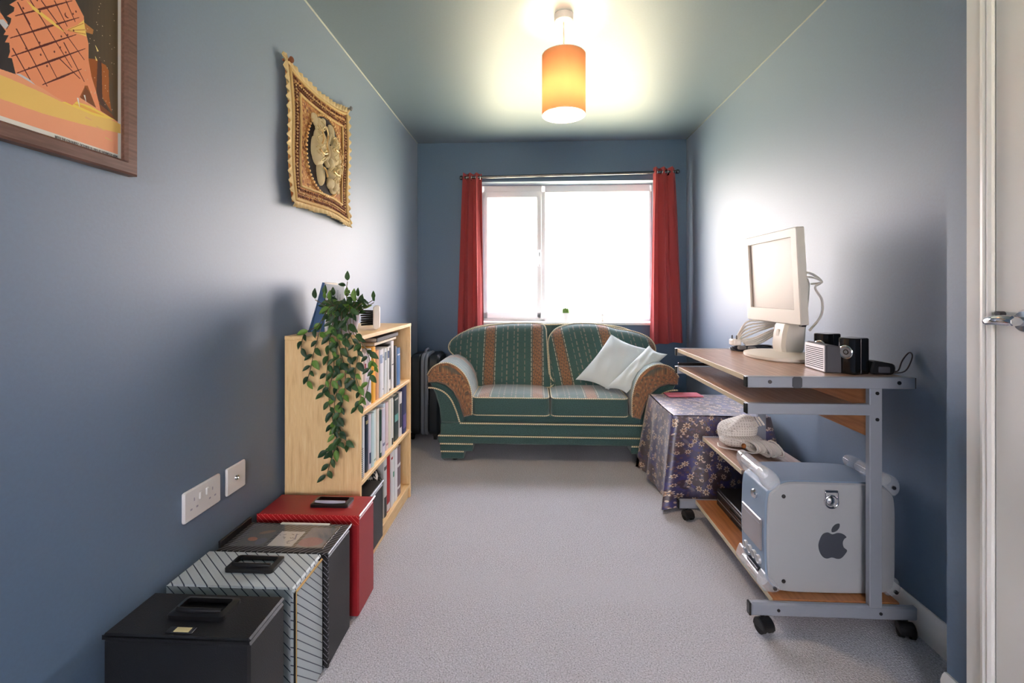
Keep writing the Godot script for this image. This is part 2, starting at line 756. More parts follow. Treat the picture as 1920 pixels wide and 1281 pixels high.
# ---------- the setting
func build_room():
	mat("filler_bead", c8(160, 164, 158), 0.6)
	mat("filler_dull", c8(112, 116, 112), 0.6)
	var d = 0.16
	var s = S()
	bx(s, Vector3(X_LEFT - d, -d, Z_BACK - d), Vector3(X_RIGHT + d, 0, Z_REAR + d), 0)
	var fl = struct("floor", s, MT["carpet_pile"])
	fl.set_meta("label", "pale grey fitted carpet")
	s = S()
	bx(s, Vector3(X_LEFT - d, H_CEIL, Z_BACK - d), Vector3(X_RIGHT + d, H_CEIL + d, Z_REAR + d), 0)
	struct("ceiling", s, MT["blue_ceiling_paint"])
	s = S()
	bx(s, Vector3(X_LEFT - d, 0, Z_BACK - d), Vector3(X_LEFT, H_CEIL, Z_REAR + d), 0)
	struct("wall_left", s, MT["blue_wall_paint"])
	s = S()
	bx(s, Vector3(X_RIGHT, 0, Z_BACK - d), Vector3(X_RIGHT + d, H_CEIL, Z_NIB), 0)
	struct("wall_right", s, MT["blue_wall_paint"])
	# the wall stands further in beside the door: a pier, then the door opening, then wall again
	s = S()
	bx(s, Vector3(X_NIB, 0, -1.150), Vector3(X_RIGHT + d, H_CEIL, Z_NIB), 0)
	bx(s, Vector3(X_NIB, 0, -0.30), Vector3(X_RIGHT + d, H_CEIL, Z_REAR + d), 0)
	bx(s, Vector3(X_NIB, 2.06, -1.150), Vector3(X_RIGHT + d, H_CEIL, -0.30), 0)
	struct("wall_right", s, MT["blue_wall_paint"])
	# back wall with its window opening
	s = S()
	var zb = Z_BACK
	var zo = Z_BACK - 0.19
	bx(s, Vector3(X_LEFT, 0, zo), Vector3(X_RIGHT, 0.812, zb), 0)
	bx(s, Vector3(X_LEFT, 1.976, zo), Vector3(X_RIGHT, H_CEIL, zb), 0)
	bx(s, Vector3(X_LEFT, 0.812, zo), Vector3(-0.45, 1.976, zb), 0)
	bx(s, Vector3(0.985, 0.812, zo), Vector3(X_RIGHT, 1.976, zb), 0)
	struct("wall_back", s, MT["blue_wall_paint"])
	# wall behind the camera with a second, wide window
	s = S()
	bx(s, Vector3(X_LEFT, 0, Z_REAR), Vector3(X_NIB, 0.75, Z_REAR + d), 0)
	bx(s, Vector3(X_LEFT, 2.0, Z_REAR), Vector3(X_NIB, H_CEIL, Z_REAR + d), 0)
	bx(s, Vector3(X_LEFT, 0.75, Z_REAR), Vector3(-0.65, 2.0, Z_REAR + d), 0)
	bx(s, Vector3(0.75, 0.75, Z_REAR), Vector3(X_NIB, 2.0, Z_REAR + d), 0)
	struct("wall_rear", s, MT["blue_wall_paint"])
	# skirting boards with a rounded top edge
	var prof = v2([0, 0, 0.016, 0, 0.016, 0.078, 0.012, 0.090, 0.006, 0.097, 0, 0.097])
	s = S()
	plate(s, prof, Vector3(X_RIGHT, 0, Z_BACK), Vector3(-1, 0, 0), Vector3(0, 1, 0), -(Z_NIB - Z_BACK), 0)
	struct("baseboard_right", s, MT["white_paint"])
	s = S()
	plate(s, prof, Vector3(X_NIB, 0, Z_NIB), Vector3(-1, 0, 0), Vector3(0, 1, 0), -0.055, 0)
	struct("baseboard_right", s, MT["white_paint"])
	s = S()
	plate(s, prof, Vector3(X_LEFT, 0, Z_REAR), Vector3(1, 0, 0), Vector3(0, 1, 0), 0.0, Z_REAR - Z_BACK)
	struct("baseboard_left", s, MT["white_paint"])
	s = S()
	plate(s, prof, Vector3(X_LEFT + 0.016, 0, Z_BACK), Vector3(0, 0, 1), Vector3(0, 1, 0), -(X_RIGHT - X_LEFT - 0.032), 0.0)
	struct("baseboard_back", s, MT["white_paint"])

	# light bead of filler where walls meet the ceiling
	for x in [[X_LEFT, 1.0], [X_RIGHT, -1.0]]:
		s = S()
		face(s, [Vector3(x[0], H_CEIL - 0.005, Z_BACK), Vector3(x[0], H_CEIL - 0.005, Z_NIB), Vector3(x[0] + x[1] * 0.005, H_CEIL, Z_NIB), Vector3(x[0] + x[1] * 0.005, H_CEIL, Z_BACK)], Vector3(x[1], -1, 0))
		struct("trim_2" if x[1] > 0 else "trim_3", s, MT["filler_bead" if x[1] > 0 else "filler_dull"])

func build_window():
	# back window: frame, opening sash on the left, fixed pane on the right
	var w = Node3D.new()
	w.name = "window_1"
	w.set_meta("kind", "structure")
	w.set_meta("label", "white plastic window with a narrow opening sash and a wide fixed pane")
	add_child(w)
	var zf = -3.83
	var m = MT["white_upvc"]
	var s = S()
	var x0 = -0.45
	var x1 = 0.985
	var y0 = 0.812
	var y1 = 1.976
	bx(s, Vector3(x0, y0, zf - 0.05), Vector3(x0 + 0.035, y1, zf), 0.004)
	bx(s, Vector3(x1 - 0.025, y0, zf - 0.05), Vector3(x1, y1, zf), 0.004)
	bx(s, Vector3(x0, y1 - 0.06, zf - 0.05), Vector3(x1, y1, zf), 0.004)
	bx(s, Vector3(x0, y0, zf - 0.05), Vector3(x1, y0 + 0.045, zf), 0.004)
	bx(s, Vector3(0.060, y0, zf - 0.05), Vector3(0.098, y1, zf), 0.004)
	obj("window_frame", s, m, w)
	s = S()
	bx(s, Vector3(x0 + 0.02, y0 + 0.04, zf - 0.03), Vector3(x0 + 0.062, y1 - 0.05, zf + 0.018), 0.006)
	bx(s, Vector3(0.024, y0 + 0.04, zf - 0.03), Vector3(0.066, y1 - 0.05, zf + 0.018), 0.006)
	bx(s, Vector3(x0 + 0.02, y1 - 0.105, zf - 0.03), Vector3(0.066, y1 - 0.05, zf + 0.018), 0.006)
	bx(s, Vector3(x0 + 0.02, y0 + 0.04, zf - 0.03), Vector3(0.066, y0 + 0.095, zf + 0.018), 0.006)
	obj("sash", s, m, w)
	s = S()
	bx(s, Vector3(x0 + 0.055, y0 + 0.09, zf - 0.022), Vector3(0.03, y1 - 0.1, zf - 0.018), 0)
	obj("pane", s, MT["window_glass"], w)
	s = S()
	bx(s, Vector3(0.094, y0 + 0.04, zf - 0.022), Vector3(x1 - 0.02, y1 - 0.055, zf - 0.018), 0)
	obj("pane", s, MT["window_glass"], w)
	s = S()
	box(s, Vector3(0.046, 1.40, zf + 0.024), Vector3(0.022, 0.06, 0.012), 0.003)
	tube(s, v3([0.046, 1.415, zf + 0.03, 0.046, 1.405, zf + 0.052, 0.046, 1.37, zf + 0.056, 0.046, 1.29, zf + 0.05]), [0.008, 0.009, 0.009, 0.007], 10)
	obj("window_handle", s, MT["chrome"], w)
	s = S()
	var pr = v2([0, 0, 0.175, 0, 0.18, 0.006, 0.18, 0.016, 0.175, 0.022, 0, 0.022])
	plate(s, pr, Vector3(-0.50, 0.812, zf), Vector3(0, 0, 1), Vector3(0, 1, 0), -1.52, 0.0)
	obj("window_sill", s, MT["white_paint"], w)
	# rear window, behind the camera
	var r = Node3D.new()
	r.name = "window_2"
	r.set_meta("kind", "structure")
	add_child(r)
	s = S()
	for q in [[-0.65, -0.60, 0.75, 2.0], [0.70, 0.75, 0.75, 2.0], [0.02, 0.08, 0.75, 2.0], [-0.65, 0.75, 0.75, 0.80], [-0.65, 0.75, 1.95, 2.0]]:
		bx(s, Vector3(q[0], q[2], Z_REAR + 0.05), Vector3(q[1], q[3], Z_REAR + 0.11), 0.004)
	obj("window_frame", s, m, r)
	for q in [[-0.60, 0.02], [0.08, 0.70]]:
		s = S()
		bx(s, Vector3(q[0], 0.8, Z_REAR + 0.078), Vector3(q[1], 1.95, Z_REAR + 0.082), 0)
		obj("pane", s, MT["window_glass"], r)

	# cactus-like plant in a pot and a small ornament on the sill
	var t = thing("sill_pot", "small pale pot holding a short plant on the window sill above the sofa", "plant pot", Vector3(0.262, 0.834, -3.735))
	s = S()
	lathe(s, v2([0, 0, 0.026, 0, 0.036, 0.065, 0.038, 0.072, 0.034, 0.072, 0.031, 0.062, 0, 0.062]), 20)
	obj("pot", s, MT["white_plastic"], t)
	s = S()
	for i in 7:
		var a = TAU * i / 7.0
		var rr = 0.018 if i < 6 else 0.0
		puff(s, Vector3(cos(a) * rr, 0.082, sin(a) * rr), Vector3(0.013, 0.026 + 0.004 * (i % 3), 0.013), 1, 1, 8, 6)
	obj("foliage", s, MT["leaf_light"], t)
	t = thing("sill_ornament", "tiny pale figurine standing on the right half of the window sill", "ornament", Vector3(0.56, 0.834, -3.74))
	s = S()
	lathe(s, v2([0, 0, 0.016, 0, 0.014, 0.02, 0.008, 0.035, 0.012, 0.05, 0.010, 0.062, 0, 0.07]), 14)
	obj("body", s, MT["beige_plastic"], t)

func build_curtains():
	var t = thing("curtain_rod", "dark metal curtain pole across the top of the window", "curtain rod", Vector3(0, 0, 0))
	var zr = -3.60
	var yl = 1.990
	var yr = 2.018
	var s = S()
	cyl(s, Vector3(-0.565, yl, zr), Vector3(1.108, yr, zr), 0.011, 14)
	obj("pole", s, MT["dark_chrome"], t)
	for e in [[-0.565, yl, -1], [1.108, yr, 1]]:
		s = S()
		lathe(s, v2([0, 0, 0.012, 0, 0.017, 0.006, 0.017, 0.02, 0.012, 0.026, 0, 0.026]), 14, Vector3(e[0], e[1], zr), Basis(Vector3(0, 0, 1), -e[2] * PI / 2))
		obj("finial", s, MT["dark_chrome"], t)
	for e in [[-0.50, 1.991], [1.05, 2.017]]:
		s = S()
		box(s, Vector3(e[0], e[1] - 0.02, Z_BACK + 0.006), Vector3(0.022, 0.07, 0.012), 0.002)
		tube(s, v3([e[0], e[1] - 0.02, Z_BACK + 0.01, e[0], e[1] - 0.022, zr + 0.01, e[0], e[1] - 0.012, zr]), 0.005, 8)
		obj("bracket", s, MT["dark_chrome"], t)
	# eyelet curtains: cloth in deep folds, wider at the hem
	for c in [["short red eyelet curtain left of the window, its hem behind the sofa", -0.556, -0.414, -0.60, -0.395, 2.022, 0.70, 2.6, 1.0, yl], ["short red eyelet curtain right of the window, hanging free above the sofa arm", 0.935, 1.096, 0.905, 1.158, 2.050, 0.675, 2.5, 0.0, yr]]:
		t = thing("curtain", c[0], "curtain", Vector3.ZERO, 0.0, "red window curtains")
		s = S()
		var f = func(u, v):
			var hang = pow(v, 0.8)
			var x = lerpf(lerpf(c[1], c[2], u), lerpf(c[3], c[4], u), hang)
			var amp = lerpf(0.026, 0.034, v)
			var ph = u * TAU * c[7] + c[8] * 2.0 + sin(v * 3.0 + u * 2.0) * 0.5
			var y = lerpf(c[5], c[6], v) + 0.006 * sin(ph * 1.0) * (1.0 - v) - 0.008 * cos(u * 3.0) * v
			return Vector3(x + sin(ph * 2.0) * 0.006, y, zr + 0.003 + amp * sin(ph) + 0.006 * sin(ph * 2.7 + v * 4.0) * v)
		sheet(s, 72, 24, f, Vector3(0, 0, 0.003))
		obj("cloth", s, MT["red_curtain"], t)
		for k in 4:
			s = S()
			var u = (k + 0.5) / 4.0
			var x = lerpf(c[1], c[2], u)
			tube(s, arc(Vector3(x, c[9], zr), Vector3(0, 1, 0), Vector3(0.35, 0, 1).normalized(), 0.021, 0, TAU * 23 / 24, 23), 0.0035, 6, true)
			obj("eyelet", s, MT["chrome"], t)

func build_door():
	# architrave round the door opening in the right-hand wall
	var prof = v2([0, 0, 0.011, 0.0, 0.014, 0.003, 0.014, 0.036, 0.017, 0.040, 0.021, 0.044, 0.022, 0.050, 0.019, 0.055, 0.021, 0.060, 0.017, 0.066, 0, 0.066])
	var s = S()
	plate(s, prof, Vector3(X_NIB, 0, -1.158), Vector3(-1, 0, 0), Vector3(0, 0, 1), 0.0, 2.12, 0)
	var q = v2([0, 0, -0.011, 0.0, -0.014, -0.003, -0.014, -0.036, -0.021, -0.044, -0.022, -0.050, -0.017, -0.066, 0, -0.066])
	plate(s, q, Vector3(X_NIB, 0, -0.226), Vector3(1, 0, 0), Vector3(0, 0, 1), -2.12, 0.0)
	bx(s, Vector3(X_NIB - 0.018, 2.054, -1.158), Vector3(X_NIB, 2.12, -0.226), 0.004)
	struct("trim_1", s, MT["white_paint"])
	var d = Node3D.new()
	d.name = "door_1"
	d.set_meta("kind", "structure")
	d.set_meta("label", "white door with a chrome lever handle")
	add_child(d)
	s = S()
	bx(s, Vector3(X_NIB - 0.010, 0.008, -1.0915), Vector3(X_NIB + 0.030, 2.052, -0.302), 0.003)
	obj("leaf", s, MT["white_paint"], d)
	s = S()
	bx(s, Vector3(X_NIB + 0.032, 0.0, -1.15), Vector3(X_NIB + 0.10, 2.06, -1.09), 0.002)
	bx(s, Vector3(X_NIB + 0.045, 0.0, -1.09), Vector3(X_NIB + 0.10, 2.06, -0.30), 0.002)
	obj("lining", s, MT["white_paint"], d)
	s = S()
	var hz = -1.02
	var bas = Basis(Vector3(0, 0, 1), PI / 2)
	lathe(s, v2([0, 0, 0.026, 0, 0.026, 0.006, 0.022, 0.010, 0.010, 0.011, 0.010, 0.046, 0, 0.046]), 24, Vector3(X_NIB - 0.010, 1.016, hz), bas)
	tube(s, v3([X_NIB - 0.052, 1.018, hz + 0.008, X_NIB - 0.056, 1.018, hz - 0.005, X_NIB - 0.057, 1.017, hz - 0.025, X_NIB - 0.056, 1.014, hz - 0.042, X_NIB - 0.054, 1.012, hz - 0.050]), [0.011, 0.012, 0.010, 0.009, 0.005], 12, false, true, 0.7)
	obj("lever_handle", s, MT["chrome"], d)
	s = S()
	cyl(s, Vector3(X_NIB - 0.002, 1.030, -1.072), Vector3(X_NIB - 0.024, 1.030, -1.072), 0.006, 12)
	obj("latch_stop", s, MT["dark_chrome"], d)

func build_lamp():
	var c = Vector3(0.132, 0, -2.01)
	var t = thing("pendant_lamp", "lit ceiling pendant with a brown drum shade on a short cord", "lamp", Vector3(c.x, H_CEIL, c.z))
	var s = S()
	lathe(s, v2([0, -0.034, 0.036, -0.034, 0.0405, -0.029, 0.0425, 0, 0, 0]), 32)
	obj("ceiling_rose", s, MT["white_plastic"], t)
	s = S()
	cyl(s, Vector3(0, -0.03, 0), Vector3(0, -0.30, 0), 0.0032, 8)
	obj("cord", s, MT["white_plastic"], t)
	var m = mat("brown_shade_fabric", c8(190, 140, 104), 0.85)
	m.backlight_enabled = true
	m.backlight = c8(150, 132, 108)
	bump(m, MT["fine"], 0.02)
	tri(m, Vector3(8, 8, 8))
	s = S()
	var yt = -0.180
	var yb = -0.441
	lathe(s, v2([0.0955, yb, 0.0955, yt, 0.0943, yt, 0.0943, yb, 0.0955, yb]), 48)
	obj("lamp_shade", s, m, t)
	s = S()
	for y in [yt, yb]:
		tube(s, arc(Vector3(0, y, 0), Vector3(1, 0, 0), Vector3(0, 0, 1), 0.0952, 0, TAU * 39 / 40, 39), 0.0016, 6, true)
	for k in 3:
		var a = TAU * k / 3
		tube(s, [Vector3(0, yt - 0.03, 0), Vector3(cos(a) * 0.094, yt - 0.002, sin(a) * 0.094)], 0.0015, 5)
	obj("shade_ring", s, MT["white_plastic"], t)
	s = S()
	lathe(s, v2([0, -0.275, 0.016, -0.275, 0.019, -0.265, 0.019, -0.21, 0.012, -0.20, 0, -0.20]), 16)
	obj("lamp_holder", s, MT["white_plastic"], t)
	var b = mat("lamp_bulb_glow", c8(255, 240, 210), 0.4)
	b.emission_enabled = true
	b.emission = c8(255, 222, 170)
	b.emission_energy_multiplier = 6.0
	s = S()
	lathe(s, v2([0, -0.375, 0.014, -0.373, 0.025, -0.362, 0.030, -0.343, 0.027, -0.322, 0.018, -0.30, 0.014, -0.276, 0, -0.276]), 20)
	obj("light_bulb", s, b, t)
	var l = OmniLight3D.new()
	l.name = "lamp_light"
	l.light_color = c8(255, 222, 178)
	l.light_energy = 0.72
	l.light_size = 0.03
	l.omni_range = 8.0
	l.omni_attenuation = 2.0
	l.shadow_enabled = true
	l.position = Vector3(c.x, H_CEIL - 0.34, c.z)
	add_child(l)

# ---------- sofa: lengths from its middle, front face at z = 0
func build_sofa():
	var t = thing("sofa", "green two-seat sofa with orange-brown stripes and cream rope piping under the window", "sofa", Vector3(0.11, 0, -2.85))
	var g = MT["green_chenille"]
	# (distance to a line of points, share of the way along it)
	var near_line = func(q, pts):
		var best = Vector2(1e9, 0)
		for i in pts.size() - 1:
			var c = Geometry2D.get_closest_point_to_segment(q, pts[i], pts[i + 1])
			var d = c.distance_to(q)
			if d < best.x:
				var len = pts[i].distance_to(pts[i + 1])
				best = Vector2(d, (i + c.distance_to(pts[i]) / len) / (pts.size() - 1))
		return best
	var st = MT["striped_chenille"]
	var rope = MT["cream_rope"]
	var s = S()
	bx(s, Vector3(-0.716, 0.116, -0.74), Vector3(0.716, 0.168, 0.0), 0.008)
	bx(s, Vector3(-0.704, 0.166, -0.74), Vector3(0.704, 0.247, -0.006), 0.008)
	bx(s, Vector3(-0.56, 0.245, -0.70), Vector3(0.56, 0.300, -0.02), 0.01)
	obj("base", s, g, t)
	for sg in [-1, 1]:
		for z in [[0.0, -0.16], [-0.58, -0.74]]:
			s = S()
			bx(s, Vector3(sg * 0.704, 0.067, z[1]), Vector3(sg * 0.495, 0.117, z[0] - 0.003), 0.006)
			bx(s, Vector3(sg * 0.700, 0.018, z[1] + 0.004), Vector3(sg * 0.552, 0.068, z[0] - 0.006), 0.006)
			obj("foot", s, g, t)
			s = S()
			cyl(s, Vector3(sg * 0.618, 0.0, z[0] - 0.06), Vector3(sg * 0.618, 0.022, z[0] - 0.06), 0.018, 14)
			obj("foot_peg", s, MT["black_rubber"], t)
		# arm: plain green front below, a curved striped pad over it
		var inner = v2([-0.779, 0.503, -0.725, 0.507, -0.668, 0.490, -0.620, 0.450, -0.585, 0.385, -0.560, 0.310, -0.553, 0.286])
		var outer = v2([-0.500, 0.300, -0.498, 0.370, -0.503, 0.440, -0.520, 0.505, -0.552, 0.562, -0.600, 0.606, -0.655, 0.628, -0.710, 0.622, -0.755, 0.596, -0.785, 0.550])
		var body = v2([-0.553, 0.245, -0.702, 0.245, -0.712, 0.340, -0.738, 0.430, -0.772, 0.500])
		for p in inner.slice(1):
			body.append(p)
		var in0 = inner.duplicate()
		var out0 = outer.duplicate()
		var pad = inner + outer
		if sg > 0:
			for a in [body, pad]:
				for i in a.size():
					a[i].x = -a[i].x
		var a = Node3D.new()
		a.name = "arm"
		t.add_child(a, true)
		s = S()
		plate(s, body, Vector3.ZERO, Vector3(1, 0, 0), Vector3(0, 1, 0), -0.42, -0.008, 0.012)
		obj("arm_front", s, g, a)
		s = S()
		UVF = func(p, out):
			if out.z > absf(out.x) + absf(out.y):
				var q = Vector2(-absf(p.x), p.y)
				var di = near_line.call(q, in0)
				var d2 = near_line.call(q, out0)
				return Vector2(0.01 + 0.24 * di.x / maxf(di.x + d2.x, 1e-4), (di.y if di.x < d2.x else 1.0 - d2.y) * 0.30 / 0.34)
			return Vector2((-p.z - 0.004) / 0.34 + 0.22, (absf(p.x) - p.y) / 0.34)
		plate(s, pad, Vector3.ZERO, Vector3(1, 0, 0), Vector3(0, 1, 0), -0.42, 0.018, 0.014)
		UVF = null
		obj("arm_pad", s, st, a)
		s = S()
		tube(s, spline(v3([-sg * -0.779, 0.470, 0.0, -sg * -0.735, 0.467, 0.004, -sg * -0.680, 0.445, 0.004, -sg * -0.635, 0.400, 0.004, -sg * -0.602, 0.330, 0.004, -sg * -0.578, 0.255, 0.004]), 5), 0.005, 8)
		obj("arm_piping", s, rope, a)
		s = S()
		var rim = []
		for p in outer:
			rim.append(Vector3(p.x * (-1 if sg > 0 else 1), p.y + 0.002, 0.006))
		tube(s, spline(rim, 3), 0.0032, 6)
		obj("pad_piping", s, rope, a)
	for e in [[0.247, -0.578, 0.578, 0.0], [0.1675, -0.716, 0.716, 0.003], [0.1165, -0.704, -0.495, 0.003], [0.1165, 0.495, 0.704, 0.003], [0.067, -0.700, -0.552, 0.0], [0.067, 0.552, 0.700, 0.0]]:
		s = S()
		var pts = []
		for i in 9:
			pts.append(Vector3(lerpf(e[1], e[2], i / 8.0), e[0], e[3]))
		tube(s, pts, 0.0048, 8)
		obj("piping", s, rope, t)
	# seat cushions
	for e in [[-0.255, 0.484], [0.240, 0.478]]:
		var cu = Node3D.new()
		cu.name = "seat_cushion"
		cu.position = Vector3(e[0], 0.298, 0.0)
		t.add_child(cu, true)
		var out = rrect(e[1], 0.50, 0.035)
		s = S()
		UVF = null
		# the band bulges a little
		var f = func(u, v):
			var k = int(round(u * out.size())) % out.size()
			var q = out[k] * (1.0 + 0.02 * sin(v * PI))
			return Vector3(q.x, lerpf(0.0, 0.112, v), q.y - 0.25)
		grid(s, out.size(), 5, f, true)
		obj("cushion_band", s, g, cu)
		s = S()
		var cx = e[0]
		UVF = null
		var top = []
		for q in out:
			top.append(Vector2(q.x, -q.y))
		var uvf = func(p): return Vector2((p.x + cx + 0.426) / 0.34 + 0.13, p.z / 0.34)
		stuffed(s, top, Vector3(0, 0.112, -0.25), Vector3(1, 0, 0), Vector3(0, 0, -1), 0.022, 0.0, 6, 2.4, uvf)
		obj("cushion_top", s, st, cu)
		for y in [0.112, 0.002]:
			s = S()
			var ring = []
			for q in out:
				ring.append(Vector3(q.x, y, q.y - 0.25))
			tube(s, ring, 0.0038, 6, true)
			obj("cushion_piping", s, rope, cu)
	# back: an upholstered shell, two fat cushions leaning on it
	s = S()
	var shell = v2([-0.70, 0.20, 0.70, 0.20, 0.74, 0.45, 0.735, 0.62, 0.69, 0.74, 0.58, 0.80, 0.42, 0.828, 0.20, 0.835, 0.0, 0.83, -0.20, 0.835, -0.42, 0.828, -0.58, 0.80, -0.69, 0.74, -0.735, 0.62, -0.74, 0.45])
	plate(s, shell, Vector3.ZERO, Vector3(1, 0, 0), Vector3(0, 1, 0), -0.70, -0.58, 0.03)
	obj("back_shell", s, g, t)
	s = S()
	var edge = []
	for p in shell.slice(4, 13):
		edge.append(Vector3(p.x, p.y, -0.602))
	tube(s, spline(edge, 4), 0.006, 6)
	obj("shell_piping", s, rope, t)
	var lean = Vector3(0, 0.42, -0.21).normalized()
	var kk = Vector3(0, 0.42, -0.21).length() / 0.42
	var backs = [
		[v2([-0.50, 0.41, 0.00, 0.41, -0.003, 0.50, -0.010, 0.62, -0.016, 0.74, -0.020, 0.80, -0.040, 0.832, -0.10, 0.842, -0.265, 0.842, -0.44, 0.826, -0.57, 0.800, -0.655, 0.765, -0.715, 0.720, -0.735, 0.675, -0.715, 0.635, -0.64, 0.58, -0.55, 0.50]), 0.0],
		[v2([0.010, 0.41, 0.50, 0.41, 0.56, 0.50, 0.65, 0.57, 0.735, 0.615, 0.762, 0.660, 0.752, 0.710, 0.71, 0.752, 0.62, 0.786, 0.50, 0.806, 0.40, 0.832, 0.28, 0.842, 0.15, 0.836, 0.06, 0.806, 0.008, 0.755, -0.006, 0.690, 0.002, 0.55]), 0.2]]
	for e in backs:
		var cu = Node3D.new()
		cu.name = "back_cushion"
		cu.position = Vector3(0, 0.42, -0.33)
		t.add_child(cu, true)
		var pts3 = []
		for p in e[0]:
			pts3.append(Vector3(p.x, (p.y - 0.42) * kk, 0))
		pts3.append(pts3[0])
		var sm = spline(pts3, 3)
		sm.pop_back()
		var out = []
		for p in sm:
			out.append(Vector2(p.x, p.y))
		s = S()
		var tilt = e[1]
		var off = 0.426 if tilt == 0.0 else -0.13
		var uvf = func(p): return Vector2((p.x + tilt * p.y + off) / 0.34 + 0.13, p.y / 0.34)
		stuffed(s, out, Vector3.ZERO, Vector3(1, 0, 0), lean, 0.055, 0.10, 8, 3.2, uvf)
		obj("cushion", s, st, cu)
		s = S()
		var ring = []
		for p in out:
			ring.append(Vector3(p.x, 0, 0) + lean * p.y + Vector3(0, 0.003, 0.008))
		tube(s, ring, 0.0042, 6, true)
		obj("cushion_piping", s, rope, cu)
	# two loose pillows on the right seat
	var pil = [
		["white cotton pillow leaning on the striped back cushion, the rear one of two", v3([0.543, 0.780, -3.215, 0.285, 0.478, -3.12, 0.490, 0.436, -3.00, 0.800, 0.684, -3.13]), 0.048],
		["white cotton pillow resting on the right sofa arm, the front one of two", v3([0.768, 0.722, -3.06, 0.462, 0.446, -2.985, 0.592, 0.432, -2.925, 0.862, 0.676, -2.97]), 0.036]]
	for e in pil:
		var q = e[1]
		var c = (q[0] + q[1] + q[2] + q[3]) * 0.25
		var b = Vector3(c.x, q[2].y, c.z)
		t = thing("pillow", e[0], "pillow", b, 0.0, "white pillows on the sofa")
		base_at(b)
		s = S()
		var nn = (q[2] - q[0]).cross(q[1] - q[3]).normalized()
		if nn.z < 0:
			nn = -nn
		for side in [1.0, -1.0]:
			var f = func(u, v):
				var uu = u + (0.5 - u) * 0.10 * sin(v * PI)
				var vv = v + (0.5 - v) * 0.10 * sin(u * PI)
				var p = q[0].lerp(q[3], uu).lerp(q[1].lerp(q[2], uu), vv)
				var h = pow(maxf(0.0, sin(u * PI) * sin(v * PI)), 0.42)
				var crease = 0.16 * sin(u * 9.0 + v * 3.0) * sin(v * 5.0 - u * 2.0) + 0.09 * sin(u * 17.0 - v * 13.0)
				return p + nn * side * e[2] * h * (1.0 + crease)
			grid(s, 26, 26, f, side > 0)
		obj("pillow_cover", s, MT["white_cotton"], t)
		T = Transform3D()

# ---------- bookcase: near side z -1.665, far side -2.365, open towards +x
func build_bookcase():
	var b = Vector3(-0.795, 0, -2.015)
	var t = thing("bookcase", "low beech bookcase with three shelves against the left wall", "bookcase", b)
	base_at(b)
	var x0 = -0.938
	var x1 = -0.648
	var s = S()
	bx(s, Vector3(x0, 0.0, -1.681), Vector3(x1, 0.897, -1.665), 0.0015)
	obj("side_panel", s, MT["beech_upright"], t)
	s = S()
	bx(s, Vector3(x0, 0.0, -2.365), Vector3(x1, 0.897, -2.349), 0.0015)
	obj("side_panel", s, MT["beech_upright"], t)
	s = S()
	bx(s, Vector3(x0, 0.897, -2.366), Vector3(x1 + 0.002, 0.913, -1.664), 0.0015)
	obj("top_board", s, MT["beech_lengthwise"], t)
	for y in [0.605, 0.344, 0.054]:
		s = S()
		bx(s, Vector3(x0 + 0.006, y, -2.349), Vector3(x1 - 0.002, y + 0.016, -1.681), 0.0015)
		obj("shelf", s, MT["beech_lengthwise"], t)
	s = S()
	bx(s, Vector3(x1 - 0.026, 0.0, -2.349), Vector3(x1 - 0.010, 0.055, -1.681), 0.0015)
	obj("plinth", s, MT["beech_lengthwise"], t)
	s = S()
	bx(s, Vector3(x0, 0.05, -2.349), Vector3(x0 + 0.004, 0.897, -1.681), 0)
	obj("back_panel", s, MT["beech_upright"], t)
	T = Transform3D()

# a closed book with its spine towards +x; rounded spine, boards proud of the pages
func book(label: String, z0: float, z1: float, y0: float, h: float, depth: float, xf: float, col: Color, grp: String, band = null, paper := c8(232, 226, 212), kind := "book", band2 = null):
	var key = "book_" + col.to_html()
	if not MT.has(key):
		mat(key, col, 0.45)
	if not MT.has("paper_" + paper.to_html()):
		mat("paper_" + paper.to_html(), paper, 0.9)
	var zc = (z0 + z1) * 0.5
	var w = absf(z1 - z0) - 0.0006
	var t = thing(kind, label, kind if kind != "spiral_notebook" else "notebook", Vector3(xf - depth * 0.5, y0, zc), 0.0, grp)
	var bd = minf(0.0022, w * 0.2)
	var s = S()
	var bulge = minf(0.004, w * 0.25)
	var out = []
	for i in 7:
		var a = -PI / 2 + PI * i / 6.0
		out.append(Vector2(depth * 0.5 - bulge + cos(a) * bulge, sin(a) * w * 0.5))
	out += [Vector2(-depth * 0.5, w * 0.5), Vector2(-depth * 0.5, w * 0.5 - bd), Vector2(depth * 0.5 - bulge - 0.002, w * 0.5 - bd), Vector2(depth * 0.5 - bulge - 0.002, -w * 0.5 + bd), Vector2(-depth * 0.5, -w * 0.5 + bd), Vector2(-depth * 0.5, -w * 0.5)]
	plate(s, out, Vector3.ZERO, Vector3(1, 0, 0), Vector3(0, 0, -1), 0.0, h, 0.0)
	obj("cover", s, MT[key], t)
	s = S()
	bx(s, Vector3(-depth * 0.5 + 0.004, 0.003, -w * 0.5 + bd), Vector3(depth * 0.5 - bulge - 0.0025, h - 0.003, w * 0.5 - bd), 0)
	obj("pages", s, MT["paper_" + paper.to_html()], t)
	for e in [band, band2]:
		if e != null:
			var k2 = "book_" + e[2].to_html()
			if not MT.has(k2):
				mat(k2, e[2], 0.45)
			s = S()
			var f = func(u, v):
				var a = lerpf(-1.25, 1.25, u)
				return Vector3(depth * 0.5 - bulge + cos(a) * (bulge + 0.0004), lerpf(e[0], e[1], v) * h, -sin(a) * (w * 0.5 + 0.0003) * 0.93)
			sheet(s, 6, 1, f, Vector3(0.0006, 0, 0))
			obj("spine_label", s, MT[k2], t)
	return t

